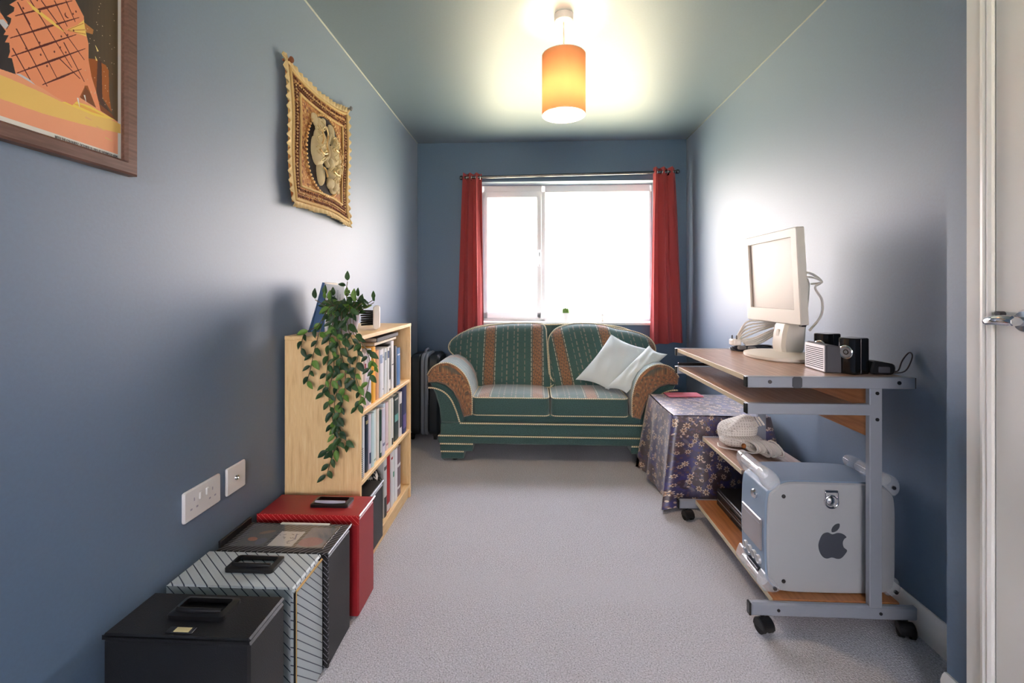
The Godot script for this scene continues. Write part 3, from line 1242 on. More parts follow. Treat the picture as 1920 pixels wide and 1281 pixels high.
func build_books():
	var W = c8(236, 234, 236)
	var top = "books standing on the top shelf"
	var y = 0.6215
	var p = c8(238, 232, 220)
	# [label, near z, far z, height, colour, band, band2]
	var rows = [
		["pink-edged white book at the near end of the top shelf behind the vines", -1.683, -1.699, 0.205, c8(232, 204, 204), [0.1, 0.3, W], null],
		["dark green thin book behind the hanging vines on the top shelf", -1.699, -1.712, 0.200, c8(22, 50, 52), [0.62, 0.86, c8(210, 220, 216)], null],
		["cream book just beyond the thin dark green one on the top shelf", -1.712, -1.744, 0.222, c8(228, 212, 190), null, null],
		["pale pinkish book beside the cream one on the top shelf", -1.744, -1.766, 0.214, c8(230, 218, 220), [0.7, 0.82, c8(150, 60, 70)], null],
		["mauve-grey book on the top shelf, two before the yellow spine", -1.766, -1.796, 0.206, c8(192, 182, 192), [0.55, 0.85, c8(224, 218, 226)], null],
		["white book touching the near side of the yellow one on the top shelf", -1.796, -1.828, 0.226, c8(230, 230, 240), [0.12, 0.2, c8(150, 150, 170)], null],
		["bright yellow book on the top shelf", -1.828, -1.870, 0.229, c8(244, 180, 52), null, null],
		["narrow white book between the yellow and the peach spines", -1.870, -1.882, 0.214, W, null, null],
		["peach-coloured book beyond the yellow one on the top shelf", -1.882, -1.920, 0.208, c8(226, 168, 124), null, null],
		["white book with a blue spine label next to the peach one on the top shelf", -1.920, -1.962, 0.205, c8(226, 230, 240), [0.72, 0.9, c8(150, 170, 205)], null],
		["white book with two thin grey spine bands on the top shelf", -1.962, -1.992, 0.206, c8(234, 236, 238), [0.12, 0.15, c8(150, 160, 170)], [0.8, 0.84, c8(150, 160, 170)]],
		["white book with a short slate label near the middle of the top shelf", -1.992, -2.022, 0.204, c8(228, 234, 238), [0.74, 0.92, c8(120, 138, 160)], null],
		["white book with a navy label just before the black spine of the top shelf", -2.022, -2.052, 0.206, c8(232, 236, 236), [0.76, 0.92, c8(70, 90, 130)], null],
		["tall black book with white lettering blocks on the top shelf", -2.052, -2.090, 0.214, c8(24, 25, 28), [0.05, 0.24, c8(226, 226, 220)], [0.93, 0.97, c8(200, 200, 196)]],
		["tall white book beyond the black spine on the top shelf", -2.090, -2.126, 0.227, c8(238, 238, 240), [0.5, 0.52, c8(90, 90, 90)], null],
		["charcoal book with a white foot between white spines on the top shelf", -2.126, -2.160, 0.198, c8(64, 64, 66), null, null],
		["slim lilac-white book before the blue one on the top shelf", -2.160, -2.180, 0.190, c8(222, 216, 230), null, null],
		["blue book at the far end of the top shelf", -2.180, -2.232, 0.182, c8(86, 130, 184), [0.8, 0.84, c8(220, 226, 236)], null]]
	var i = 0
	for r in rows:
		book(r[0], r[1], r[2], y, r[3], 0.145 + 0.012 * ((i * 7) % 4), -0.660 - 0.003 * ((i * 5) % 3), r[4], top, r[5], p, "book", r[6])
		i += 1
	# two flat ones lying across the tops
	flat_book("cream book lying flat under the black one on top of the upright books", Vector3(-0.742, 0.8515, -2.02), Vector3(0.150, 0.012, 0.30), c8(226, 214, 190))
	flat_book("black book lying flat on top of the upright books of the top shelf", Vector3(-0.744, 0.8640, -2.05), Vector3(0.155, 0.018, 0.30), c8(30, 30, 34))
	y = 0.3605
	var mid = "books standing on the middle shelf"
	rows = [
		["slim white book next to the spiral notebook on the middle shelf", -1.718, -1.742, 0.234, c8(224, 232, 236), null, null],
		["pale blue-white book before the navy spine on the middle shelf", -1.742, -1.768, 0.232, c8(214, 224, 232), [0.3, 0.5, c8(180, 200, 210)], null],
		["navy blue book on the middle shelf", -1.768, -1.800, 0.222, c8(20, 40, 60), [0.86, 0.92, c8(190, 180, 130)], null],
		["white and lilac book beyond the navy one on the middle shelf", -1.800, -1.822, 0.222, c8(222, 218, 234), [0.1, 0.3, c8(40, 60, 100)], null],
		["pale teal book second beyond the navy one on the middle shelf", -1.822, -1.852, 0.220, c8(196, 222, 226), null, null],
		["wide white book with mint edge on the middle shelf", -1.852, -1.900, 0.222, c8(226, 236, 230), [0.04, 0.07, c8(130, 170, 150)], null],
		["cream-white book in front of the thin dark green one on the middle shelf", -1.900, -1.930, 0.218, c8(238, 232, 222), null, null],
		["thin dark green book on the middle shelf", -1.930, -1.952, 0.205, c8(40, 72, 62), [0.1, 0.35, c8(220, 225, 220)], null],
		["white-lilac book beyond the thin dark green one on the middle shelf", -1.952, -1.990, 0.205, c8(226, 222, 236), [0.2, 0.26, c8(120, 120, 150)], null],
		["ice-blue book near the middle of the middle shelf", -1.990, -2.018, 0.218, c8(206, 224, 238), [0.66, 0.9, c8(120, 170, 180)], null],
		["pale pink book on the middle shelf", -2.018, -2.052, 0.216, c8(232, 212, 214), [0.1, 0.14, c8(190, 140, 150)], null],
		["ivory book beyond the pale pink one on the middle shelf", -2.052, -2.082, 0.222, c8(236, 232, 214), null, null],
		["white book with a black foot band on the middle shelf", -2.082, -2.106, 0.222, c8(232, 232, 228), [0.02, 0.16, c8(40, 42, 44)], null],
		["cream book just before the tall dark green-grey one on the middle shelf", -2.106, -2.140, 0.204, c8(234, 226, 196), [0.06, 0.1, c8(160, 140, 110)], null],
		["tall dark green-grey book with a coloured label on the middle shelf", -2.140, -2.212, 0.216, c8(54, 66, 66), [0.42, 0.58, c8(110, 170, 160)], [0.9, 0.94, c8(190, 190, 180)]],
		["white book with black blotches toward the far end of the middle shelf", -2.212, -2.258, 0.216, c8(230, 228, 226), [0.2, 0.75, c8(60, 62, 66)], null],
		["dark navy and violet book at the far end of the middle shelf", -2.258, -2.330, 0.234, c8(44, 52, 92), [0.1, 0.4, c8(110, 96, 150)], null]]
	i = 0
	for r in rows:
		book(r[0], r[1], r[2], y, r[3], 0.150 + 0.010 * ((i * 5) % 4), -0.659 - 0.003 * ((i * 3) % 4), r[4], mid, r[5], p, "book", r[6])
		i += 1
	# spiral notebook at the near end of the middle shelf
	var t = book("cream spiral notebook at the near end of the middle shelf", -1.684, -1.717, y, 0.232, 0.16, -0.662, c8(232, 222, 192), mid, null, p, "spiral_notebook")
	var s = S()
	for k in 16:
		tube(s, arc(Vector3(0.079, 0.006 + k * 0.0075, 0), Vector3(1, 0, 0), Vector3(0, 0, 1), 0.0125, -2.2, 2.2, 8), 0.0009, 4)
	obj("wire_spiral", s, MT["dark_chrome"], t)
	y = 0.0705
	var low = "books standing on the bottom shelf"
	rows = [
		["black-and-white magazine leaning before the red book on the bottom shelf", -1.985, -2.030, 0.262, c8(206, 206, 204), [0.0, 0.34, c8(24, 24, 26)], [0.8, 0.86, c8(60, 60, 60)]],
		["red book on the bottom shelf", -2.030, -2.085, 0.262, c8(172, 24, 30), [0.02, 0.14, c8(226, 220, 220)], null],
		["white book right beyond the red one on the bottom shelf", -2.085, -2.120, 0.258, c8(226, 224, 224), [0.86, 0.9, c8(170, 40, 50)], null],
		["thin white book with a green mark on the bottom shelf", -2.120, -2.148, 0.254, c8(234, 238, 236), [0.5, 0.6, c8(90, 150, 120)], null],
		["second thin white book before the mauve-grey one on the bottom shelf", -2.148, -2.190, 0.250, c8(238, 236, 238), null, null],
		["mauve-grey book with white dots at the far end of the bottom shelf", -2.190, -2.255, 0.240, c8(128, 108, 116), [0.15, 0.2, W], [0.6, 0.66, W]]]
	i = 0
	for r in rows:
		book(r[0], r[1], r[2], y, r[3], 0.16 + 0.01 * (i % 3), -0.664 - 0.003 * (i % 2), r[4], low, r[5], p, "book", r[6])
		i += 1
	# shaggy black and white thing behind the black case
	t = thing("furry_ornament", "shaggy black and white furry thing beside the black case on the bottom shelf", "ornament", Vector3(-0.735, 0.0705, -1.925))
	s = S()
	puff(s, Vector3(0, 0.10, 0), Vector3(0.045, 0.10, 0.045), 0.9, 1.0, 16, 12)
	puff(s, Vector3(0.02, 0.205, 0.0), Vector3(0.042, 0.045, 0.040), 1, 1, 16, 10)
	obj("body", s, MT["cotton_cord"], t)
	s = S()
	var r2 = RandomNumberGenerator.new()
	r2.seed = 5
	for k in 90:
		var d = Vector3(r2.randf_range(-0.3, 1.0), r2.randf_range(-0.4, 1.0), r2.randf_range(-1, 1)).normalized()
		var c = Vector3(0.015, 0.20, 0.0) + d * 0.036
		tube(s, [c, c + d * 0.018 + Vector3(0, -0.004, 0), c + d * 0.028 + Vector3(0, -0.020, 0)], [0.004, 0.003, 0.0006], 5)
	var fur = obj("fur", s, MT["black_rubber"], t)
	fur.set_meta("kind", "stuff")
	# things on top of the bookcase
	t = thing("brush", "white brush with black bristles standing on its edge on the bookcase", "brush", Vector3(-0.735, 0.9135, -1.965), 0.25)
	s = S()
	plate(s, rrect(0.026, 0.105, 0.012), Vector3(0.042, 0.053, 0), Vector3(1, 0, 0), Vector3(0, 1, 0), -0.03, 0.03, 0.004)
	obj("back", s, MT["white_plastic"], t)
	s = S()
	for a in 7:
		for c in 5:
			var q = Vector3(0.030, 0.024 + a * 0.0092, -0.02 + c * 0.01)
			tube(s, [q, q + Vector3(-0.048 - 0.003 * ((a + c) % 3), 0.001 * (a - 3), 0)], [0.0042, 0.0036], 5)
	obj("bristles", s, MT["black_rubber"], t).set_meta("kind", "stuff")
	t = thing("open_book", "open book with a blue cover standing like a tent behind the plant", "book", Vector3(-0.868, 0.9135, -1.90))
	mat("blue_cover", c8(62, 96, 140), 0.45)
	var im = pic(128, 192, c8(238, 240, 244))
	for k in 9:
		stroke(im, Vector2(20 + k * 11, 186), Vector2(64 + (k - 4) * 14, 20 + (k % 3) * 16), 1.6, 0.6, c8(84, 92, 120))
	mat("drawn_page", Color(1, 1, 1), 0.7).albedo_texture = tex(im)
	for e in [[-1, "blue_cover"], [1, "drawn_page"]]:
		s = S()
		var a0 = Vector3(0, 0.205, 0)
		var b0 = Vector3(e[0] * 0.055, 0, 0.02)
		var f = func(u, v): return a0.lerp(b0, v) + Vector3(0, 0, lerpf(-0.06, 0.06, u))
		sheet(s, 4, 6, f, Vector3(-e[0] * 0.004, 0.001, 0))
		obj("cover" if e[0] < 0 else "page", s, MT["blue_cover"] if e[0] < 0 else MT["paper_" + p.to_html()], t)
	# facing pages: a fanned leaf turned to the room
	s = S()
	var f2 = func(u, v): return Vector3(lerpf(0.006, 0.085, u), lerpf(0.200, 0.006, v) - u * 0.01, 0.062 + 0.012 * sin(u * PI))
	sheet(s, 8, 6, f2, Vector3(0, 0, 0.002))
	obj("page", s, MT["drawn_page"], t)
	s = S()
	plate(s, v2([-0.062, 0.0, 0.003, 0.0, 0.003, 0.203, -0.006, 0.205]), Vector3(0, 0, 0.062), Vector3(1, 0, 0), Vector3(0, 1, 0), -0.002, 0.002, 0)
	obj("cover", s, MT["blue_cover"], t)

func flat_book(label: String, c: Vector3, sz: Vector3, col: Color):
	var key = "book_" + col.to_html()
	if not MT.has(key):
		mat(key, col, 0.45)
	var t = thing("book", label, "book", c, 0.0, "books lying flat on the top shelf books")
	var s = S()
	bx(s, Vector3(-sz.x / 2, 0, -sz.z / 2), Vector3(sz.x / 2, 0.002, sz.z / 2), 0.0005)
	bx(s, Vector3(-sz.x / 2, sz.y - 0.002, -sz.z / 2), Vector3(sz.x / 2, sz.y, sz.z / 2), 0.0005)
	bx(s, Vector3(sz.x / 2 - 0.003, 0, -sz.z / 2), Vector3(sz.x / 2, sz.y, sz.z / 2), 0.0005)
	obj("cover", s, MT[key], t)
	s = S()
	bx(s, Vector3(-sz.x / 2 + 0.004, 0.002, -sz.z / 2 + 0.004), Vector3(sz.x / 2 - 0.003, sz.y - 0.002, sz.z / 2 - 0.004), 0)
	obj("pages", s, MT["paper_" + c8(238, 232, 220).to_html()], t)

# ---------- record cases along the left wall
# parts: body, lid with a front lip, moulded tray handle
func record_case(label: String, a: Vector3, b: Vector3, body_m, lid_m, grp := "record cases in a row by the left wall", lip := 0.035, slope := 0.0, with_handle := true, hx := 0.0):
	var base = Vector3((a.x + b.x) * 0.5, a.y, (a.z + b.z) * 0.5)
	var t = thing("record_case", label, "record case", base, 0.0, grp)
	var w = absf(b.x - a.x)
	var d = absf(b.z - a.z)
	var h = b.y - a.y
	var striped = body_m == MT["grey_striped_vinyl"]
	if striped:
		UVF = func(p, out):
			var n = out.abs()
			if n.y >= n.x and n.y >= n.z:
				return Vector2(p.x * 33.0, -p.z * 40.0)
			if n.x >= n.z:
				return Vector2(p.z * 44.0, -p.y * 44.0)
			return Vector2(p.x * 36.0, p.y * 36.0)
	var s = S()
	bx(s, Vector3(-w / 2, 0, -d / 2), Vector3(w / 2, h - 0.012, d / 2), 0.005)
	obj("body", s, body_m, t)
	s = S()
	var e = 0.0035 if lip > 0.012 or lip == 0.0 else 0.0006
	# the lid: a plate with a lip turned down over the front and the right side
	var L = [Vector3(-w / 2 - e, h - 0.010, -d / 2 - e), Vector3(w / 2 + e, h, d / 2 + e)]
	bx(s, L[0], L[1], 0.0045)
	bx(s, Vector3(-w / 2 - e, h - lip, d / 2 + 0.0005), Vector3(w / 2 + e, h - 0.002, d / 2 + e), 0.001)
	obj("lid", s, lid_m, t)
	UVF = null
	if with_handle:
		var hd = Node3D.new()
		hd.name = "handle"
		hd.position = Vector3(hx, h, -0.012)
		t.add_child(hd, true)
		s = S()
		var o = rrect(0.132, 0.066, 0.008, 3)
		var q = rrect(0.108, 0.044, 0.006, 3)
		# raised rim with a sunk tray
		for i in o.size():
			var k = (i + 1) % o.size()
			var lv = [[o, 0.0], [o, 0.009], [q, 0.013], [q, 0.002]]
			for j in 3:
				flat(s)
				var A = lv[j]
				var B = lv[j + 1]
				var out = Vector3(o[i].x, 0.02 if j == 1 else 0.0, -o[i].y) * (1.0 if j < 2 else -1.0)
				if j == 1:
					out = Vector3.UP
				face(s, [Vector3(A[0][i].x, A[1], -A[0][i].y), Vector3(A[0][k].x, A[1], -A[0][k].y), Vector3(B[0][k].x, B[1], -B[0][k].y), Vector3(B[0][i].x, B[1], -B[0][i].y)], out)
		obj("tray", s, MT["black_plastic"], hd)
		s = S()
		var pts = []
		for i in 9:
			var u = i / 8.0
			pts.append(Vector3(lerpf(-0.052, 0.052, u), 0.012 + 0.003 * cos((u - 0.5) * PI), 0.017 + 0.005 * sin(u * PI)))
		tube(s, pts, 0.0062, 8, false, true, 0.8)
		obj("grip", s, MT["black_plastic"] if not label.begins_with("red") else MT["pale_pot"], hd)
	return t

func build_boxes():
	var t = record_case("plain black record case nearest the camera with a small cream label on top", Vector3(-0.925, 0, -1.066), Vector3(-0.600, 0.345, -0.930), MT["black_leatherette"], MT["black_leatherette"], "record cases in a row by the left wall", 0.012, 0.0, true, 0.005)
	var s = S()
	box(s, Vector3(0.0, 0.3465, 0.052), Vector3(0.060, 0.003, 0.018), 0.001)
	obj("label_holder", s, MT["dark_chrome"], t)
	s = S()
	box(s, Vector3(0.004, 0.3478, 0.052), Vector3(0.034, 0.002, 0.013), 0.0004)
	obj("paper_label", s, mat("cream_label", c8(216, 202, 150), 0.7), t)
	t = record_case("pale grey record case with thin dark diagonal stripes", Vector3(-0.930, 0, -1.258), Vector3(-0.606, 0.335, -1.112), MT["grey_striped_vinyl"], MT["grey_striped_vinyl"], "record cases in a row by the left wall", 0.030, 0.0, true, 0.012)
	# its right side is an open flap with a tan inner edge
	s = S()
	bx(s, Vector3(0.163, 0.004, -0.072), Vector3(0.166, 0.318, 0.070), 0.001)
	obj("flap_gap", s, MT["dark_hole"], t)
	s = S()
	UVF = func(p, out): return Vector2(p.z * 44.0, -p.y * 44.0)
	bx(s, Vector3(0.1655, 0.002, -0.074), Vector3(0.169, 0.322, 0.060), 0.001)
	UVF = null
	obj("side_flap", s, MT["grey_striped_vinyl"], t)
	s = S()
	bx(s, Vector3(0.1655, 0.002, 0.061), Vector3(0.1675, 0.322, 0.064), 0.0004)
	bx(s, Vector3(0.1655, 0.3185, -0.074), Vector3(0.1705, 0.3225, 0.064), 0.0004)
	obj("flap_edge", s, MT["tan_thread"], t)
	t = record_case("black striped record case with photographs under a clear sleeve on its lid", Vector3(-0.918, 0, -1.432), Vector3(-0.590, 0.330, -1.272), MT["black_leatherette"], MT["black_striped_vinyl"], "record cases in a row by the left wall", 0.03, 0.0, false)
	s = S()
	bx(s, Vector3(0.150, 0.002, 0.076), Vector3(0.167, 0.300, 0.083), 0.002)
	obj("corner_binding", s, MT["black_striped_vinyl"], t)
	s = S()
	bx(s, Vector3(0.164, 0.327, -0.084), Vector3(0.1685, 0.3315, 0.082), 0.0012)
	obj("lid_trim", s, MT["silver_paint"], t)
	var r = RandomNumberGenerator.new()
	r.seed = 12
	for e in [["photo_dark", -0.085, 0.0, 0.088, 0.112, 0], ["photo_drawing", 0.006, 0.012, 0.074, 0.080, 1], ["photo_pink", 0.094, 0.0, 0.080, 0.108, 2]]:
		var im = pic(96, 128, [c8(66, 66, 62), c8(206, 202, 196), c8(120, 116, 122)][e[5]])
		if e[5] == 0:
			disc(im, Vector2(36, 86), 18, 12, c8(170, 102, 54), 0.3)
			disc(im, Vector2(60, 40), 26, 10, c8(120, 92, 60), -0.4)
			disc(im, Vector2(72, 98), 18, 22, c8(74, 78, 98))
		elif e[5] == 1:
			for k in 12:
				var c = Vector2(r.randf_range(10, 86), r.randf_range(20, 120))
				stroke(im, c, c + Vector2(r.randf_range(-14, 14), r.randf_range(-10, 10)), 1.6, 1.6, c8(70, 72, 80))
			stroke(im, Vector2(70, 20), Vector2(84, 70), 2.5, 2.5, c8(110, 110, 140))
			stroke(im, Vector2(84, 70), Vector2(60, 96), 2.5, 2.5, c8(110, 110, 140))
		else:
			disc(im, Vector2(40, 96), 44, 30, c8(146, 92, 100))
			disc(im, Vector2(60, 40), 40, 28, c8(108, 108, 116))
		mat(e[0], Color(1, 1, 1), 0.35).albedo_texture = tex(im)
		s = S()
		var f = func(u, v): return Vector3(e[1] + (u - 0.5) * e[3], 0.3315, e[2] + (v - 0.5) * e[4])
		sheet(s, 1, 1, f, Vector3(0, 0.0009, 0))
		obj("photograph", s, MT[e[0]], t)
	s = S()
	box(s, Vector3(0.0, 0.3335, 0.0), Vector3(0.285, 0.0012, 0.128), 0.0004)
	var cs = mat("clear_sleeve", Color(1, 1, 1, 0.03), 0.1)
	cs.transparency = BaseMaterial3D.TRANSPARENCY_ALPHA
	obj("clear_sleeve", s, cs, t)
	s = S()
	bx(s, Vector3(-0.06, 0.330, -0.078), Vector3(0.100, 0.3342, -0.068), 0.001)
	obj("sleeve_binding", s, MT["beige_plastic"], t)
	s = S()
	bx(s, Vector3(-0.168, 0.326, -0.078), Vector3(-0.160, 0.350, 0.070), 0.002)
	obj("lid_flap", s, MT["black_leatherette"], t)
	t = record_case("red record case with a ribbed front lip standing against the bookcase", Vector3(-0.922, 0, -1.620), Vector3(-0.580, 0.336, -1.476), MT["red_vinyl"], MT["red_vinyl"], "record cases in a row by the left wall", 0.0, 0.0, true, 0.045)
	s = S()
	bx(s, Vector3(-0.1745, 0.306, 0.0725), Vector3(0.1745, 0.338, 0.0765), 0.0012)
	obj("front_lip", s, MT["red_ribbed_vinyl"], t)
	s = S()
	bx(s, Vector3(0.1715, 0.334, -0.075), Vector3(0.176, 0.3385, 0.075), 0.001)
	obj("lid_trim", s, MT["chrome"], t)
	t = record_case("black record case pushed sideways into the bottom shelf of the bookcase", Vector3(-0.905, 0.0705, -1.846), Vector3(-0.622, 0.300, -1.700), MT["black_leatherette"], MT["black_leatherette"], "record cases in a row by the left wall", 0.012, 0.0, false)
	s = S()
	bx(s, Vector3(0.139, 0.226, -0.076), Vector3(0.1455, 0.2315, 0.076), 0.0015)
	obj("lid_trim", s, MT["silver_paint"], t)

# ---------- table under a purple printed cloth
func build_table():
	var b = Vector3(0.935, 0, -2.545)
	var t = thing("tablecloth", "dark purple floral cloth draped to the floor over a square table beside the sofa", "tablecloth", b)
	var hx = 0.235
	var hz = 0.235
	var top = 0.462
	# one cloth: rings from the middle of the top to the hem
	var s = S()
	var n = 96
	var f = func(u, v):
		var a = u * TAU + 0.0
		var c = cos(a)
		var d = sin(a)
		var m = maxf(absf(c), absf(d))
		var sq = Vector2(c / m, d / m)
		# rounded square
		sq = sq.lerp(Vector2(c, d) * 1.18, 0.06)
		if v < 0.35:
			var k = v / 0.35
			return Vector3(sq.x * hx * k, top - (0.0 if k < 0.97 else 0.002) + 0.0015 * sin(k * 9.0 + a * 3.0), sq.y * hz * k)
		var w = (v - 0.35) / 0.65
		var fold = sin(a * 8.0 + 0.6) * 0.5 + sin(a * 13.0 + 1.7) * 0.3 + sin(a * 4.0 + 0.4) * 0.4
		var flare = 0.006 + 0.030 * w + 0.024 * w * fold
		var corner = pow(clampf((minf(absf(c), absf(d)) / m - 0.55) / 0.45, 0.0, 1.0), 2.0)
		flare += corner * 0.040 * w
		var r = 1.0 + flare / hx
		var y = top - 0.004 - (top - 0.016 + 0.012 * sin(a * 5.0 + 1.0) - 0.012 * corner) * w
		var px = sq.x * hx * r
		return Vector3(minf(px, 0.262), maxf(y, 0.004), maxf(sq.y * hz * r, -0.255))
	var top_f = func(u, v): return f.call(u, v * 0.3499)
	var top_uv = func(u, v):
		var p = top_f.call(u, v)
		return Vector2(p.x, p.z) / 0.62
	var skirt_f = func(u, v): return f.call(u, 0.35 + v * 0.65)
	var skirt_uv = func(u, v): return Vector2(u * 3.0, v * 0.75)
	grid(s, n, 10, top_f, true, top_uv)
	grid(s, n, 30, skirt_f, true, skirt_uv)
	obj("cloth", s, MT["purple_floral_cloth"], t)
	t = thing("folder", "thin pink folder lying at the back of the cloth-covered table", "folder", Vector3(0.885, 0.4645, -2.735), 0.05)
	s = S()
	box(s, Vector3(0, 0.0035, 0), Vector3(0.20, 0.007, 0.10), 0.001)
	obj("cover", s, mat("pink_card", c8(206, 110, 128), 0.6), t)

# ---------- trolley desk along the right wall
func build_desk():
	var b = Vector3(0.93, 0, -1.84)
	var t = thing("computer_desk", "wheeled computer trolley desk with silver frame and wood-effect shelves", "desk", b)
	base_at(b)
	var al = MT["silver_paint"]
	var zn = -1.47
	var zf = -2.20
	# desktop and tray with their cream edge strips
	var s = S()
	bx(s, Vector3(0.682, 0.794, zf + 0.02), Vector3(1.175, 0.810, zn - 0.02), 0.001)
	var dt = obj("desktop", s, MT["desk_laminate"], t)
	s = S()
	bx(s, Vector3(0.6795, 0.7935, zf + 0.02), Vector3(0.682, 0.8105, zn - 0.02), 0.0008)
	obj("edge_strip", s, MT["cream_edging"], dt)
	s = S()
	bx(s, Vector3(0.686, 0.709, zf + 0.022), Vector3(1.02, 0.724, zn - 0.022), 0.001)
	var tr = obj("keyboard_tray", s, MT["desk_laminate"], t)
	s = S()
	bx(s, Vector3(0.6835, 0.7085, zf + 0.022), Vector3(0.686, 0.7245, zn - 0.022), 0.0008)
	obj("edge_strip", s, MT["cream_edging"], tr)
	for e in [[zn, zn - 0.02], [zf, zf + 0.02]]:
		s = S()
		bx(s, Vector3(0.677, 0.776, e[1]), Vector3(1.188, 0.8115, e[0]), 0.002)
		var bar = obj("top_bar", s, al, t)
		s = S()
		bx(s, Vector3(0.672, 0.777, e[1]), Vector3(0.678, 0.811, e[0]), 0.0015)
		obj("end_cap", s, MT["black_plastic"], bar)
		s = S()
		bx(s, Vector3(1.187, 0.777, e[1]), Vector3(1.190, 0.811, e[0]), 0.001)
		obj("end_cap", s, MT["black_plastic"], bar)
		if e[0] == zn:
			for sx in [0.745, 1.138]:
				s = S()
				cyl(s, Vector3(sx, 0.795, zn - 0.002), Vector3(sx, 0.795, zn + 0.002), 0.006, 14)
				obj("screw", s, MT["dark_chrome"], bar)
			s = S()
			var pl = v2([0.814, 0.781, 0.820, 0.776, 0.838, 0.776, 0.844, 0.781, 0.844, 0.806, 0.839, 0.8118, 0.819, 0.8118, 0.814, 0.806])
			plate(s, pl, Vector3(0, 0, 0), Vector3(1, 0, 0), Vector3(0, 1, 0), zn - 0.001, zn + 0.0025, 0.0008)
			obj("grommet", s, mat("grommet_grey", c8(70, 72, 78), 0.5), bar)
		s = S()
		bx(s, Vector3(0.677, 0.692, e[1]), Vector3(1.055, 0.7265, e[0]), 0.002)
		bar = obj("tray_bar", s, al, t)
		s = S()
		bx(s, Vector3(0.672, 0.693, e[1]), Vector3(0.678, 0.726, e[0]), 0.0015)
		obj("end_cap", s, MT["black_plastic"], bar)
		s = S()
		bx(s, Vector3(1.050, 0.090, e[1]), Vector3(1.088, 0.778, e[0]), 0.002)
		var post = obj("post", s, al, t)
		if e[0] == zn:
			for sy in [0.762, 0.680]:
				s = S()
				cyl(s, Vector3(1.072, sy, zn - 0.002), Vector3(1.072, sy, zn + 0.002), 0.0055, 14)
				obj("screw", s, MT["black_plastic"], post)
		s = S()
		bx(s, Vector3(0.688, 0.052, e[1]), Vector3(1.196, 0.094, e[0]), 0.005)
		bar = obj("foot_bar", s, al, t)
		s = S()
		bx(s, Vector3(0.682, 0.053, e[1]), Vector3(0.689, 0.093, e[0]), 0.0015)
		obj("end_cap", s, MT["black_plastic"], bar)
		if e[0] == zn:
			for sx in [0.772, 1.083]:
				s = S()
				cyl(s, Vector3(sx, 0.073, zn - 0.002), Vector3(sx, 0.073, zn + 0.0015), 0.005, 12)
				obj("screw", s, MT["black_plastic"], bar)
		# castors
		for cx in [0.728, 1.164]:
			var ca = Node3D.new()
			ca.name = "castor"
			ca.position = Vector3(cx, 0, (e[0] + e[1]) * 0.5) - b
			ca.rotation.y = 0.25 if cx < 1.0 else -0.35
			t.add_child(ca, true)
			var keep = T
			T = Transform3D()
			s = S()
			for g in [-1, 1]:
				cyl(s, Vector3(g * 0.008, 0.022, 0.006), Vector3(g * 0.020, 0.022, 0.006), 0.022, 20)
			obj("wheel", s, MT["black_rubber"], ca)
			s = S()
			var hood = arc(Vector3(0, 0.022, 0.006), Vector3(0, 0, 1), Vector3(0, 1, 0), 0.0255, -0.15, PI + 0.25, 12)
			var o2 = []
			for p in hood:
				o2.append(Vector2(p.z, p.y))
			plate(s, o2, Vector3.ZERO, Vector3(0, 0, 1), Vector3(0, 1, 0), -0.0215, 0.0215, 0.003)
			cyl(s, Vector3(0, 0.044, 0.0), Vector3(0, 0.056, 0.0), 0.007, 12)
			obj("hood", s, MT["black_plastic"], ca)
			T = keep
	# runners under the top at the far end, half shelf, bottom shelf, back board
	for z in [zf + 0.026]:
		s = S()
		box(s, Vector3(0.86, 0.738, z), Vector3(0.36, 0.014, 0.010), 0.001)
		obj("runner", s, MT["black_plastic"], t)
	s = S()
	bx(s, Vector3(0.806, 0.371, zf + 0.004), Vector3(1.086, 0.387, -1.80), 0.001)
	var ms = obj("half_shelf", s, MT["desk_laminate"], t)
	s = S()
	bx(s, Vector3(0.8035, 0.3705, zf + 0.004), Vector3(0.806, 0.3875, -1.80), 0.0008)
	obj("edge_strip", s, MT["cream_edging"], ms)
	s = S()
	bx(s, Vector3(0.806, 0.362, zf - 0.014), Vector3(1.05, 0.3875, zf + 0.004), 0.001)
	obj("shelf_bar", s, al, t)
	s = S()
	bx(s, Vector3(0.765, 0.080, zf + 0.02), Vector3(1.155, 0.096, zn - 0.02), 0.001)
	var bs = obj("bottom_shelf", s, MT["orange_laminate"], t)
	s = S()
	bx(s, Vector3(0.7625, 0.0795, zf + 0.02), Vector3(0.765, 0.0965, zn - 0.02), 0.0008)
	obj("edge_strip", s, MT["cream_edging"], bs)
	s = S()
	bx(s, Vector3(1.054, 0.622, zf + 0.021), Vector3(1.068, 0.775, zn - 0.021), 0.001)
	obj("back_board", s, MT["orange_laminate"], t)
	T = Transform3D()
	# black machines on the bottom shelf
	for e in [["black flat video machine on the desk's bottom shelf, the lower of two", 0.0965, 0.045, 0.845, -2.14, -1.80], ["black flat machine lying on another one on the bottom shelf of the desk", 0.142, 0.040, 0.838, -2.12, -1.80]]:
		var c = Vector3(e[3] + 0.10, e[1], (e[4] + e[5]) * 0.5)
		var v = thing("video_machine", e[0], "player", c, 0.0, "black machines under the desk")
		s = S()
		box(s, Vector3(0, e[2] * 0.5, 0), Vector3(0.20, e[2] - 0.002, absf(e[5] - e[4])), 0.003)
		obj("case", s, MT["black_plastic"], v)
		s = S()
		box(s, Vector3(-0.1005, e[2] * 0.62, 0), Vector3(0.002, 0.004, absf(e[5] - e[4]) * 0.94), 0.0005)
		obj("front_line", s, MT["grey_plastic"], v)
		s = S()
		box(s, Vector3(-0.1005, e[2] * 0.3, 0.04), Vector3(0.002, 0.010, 0.12), 0.0005)
		obj("tape_slot", s, MT["dark_hole"], v)

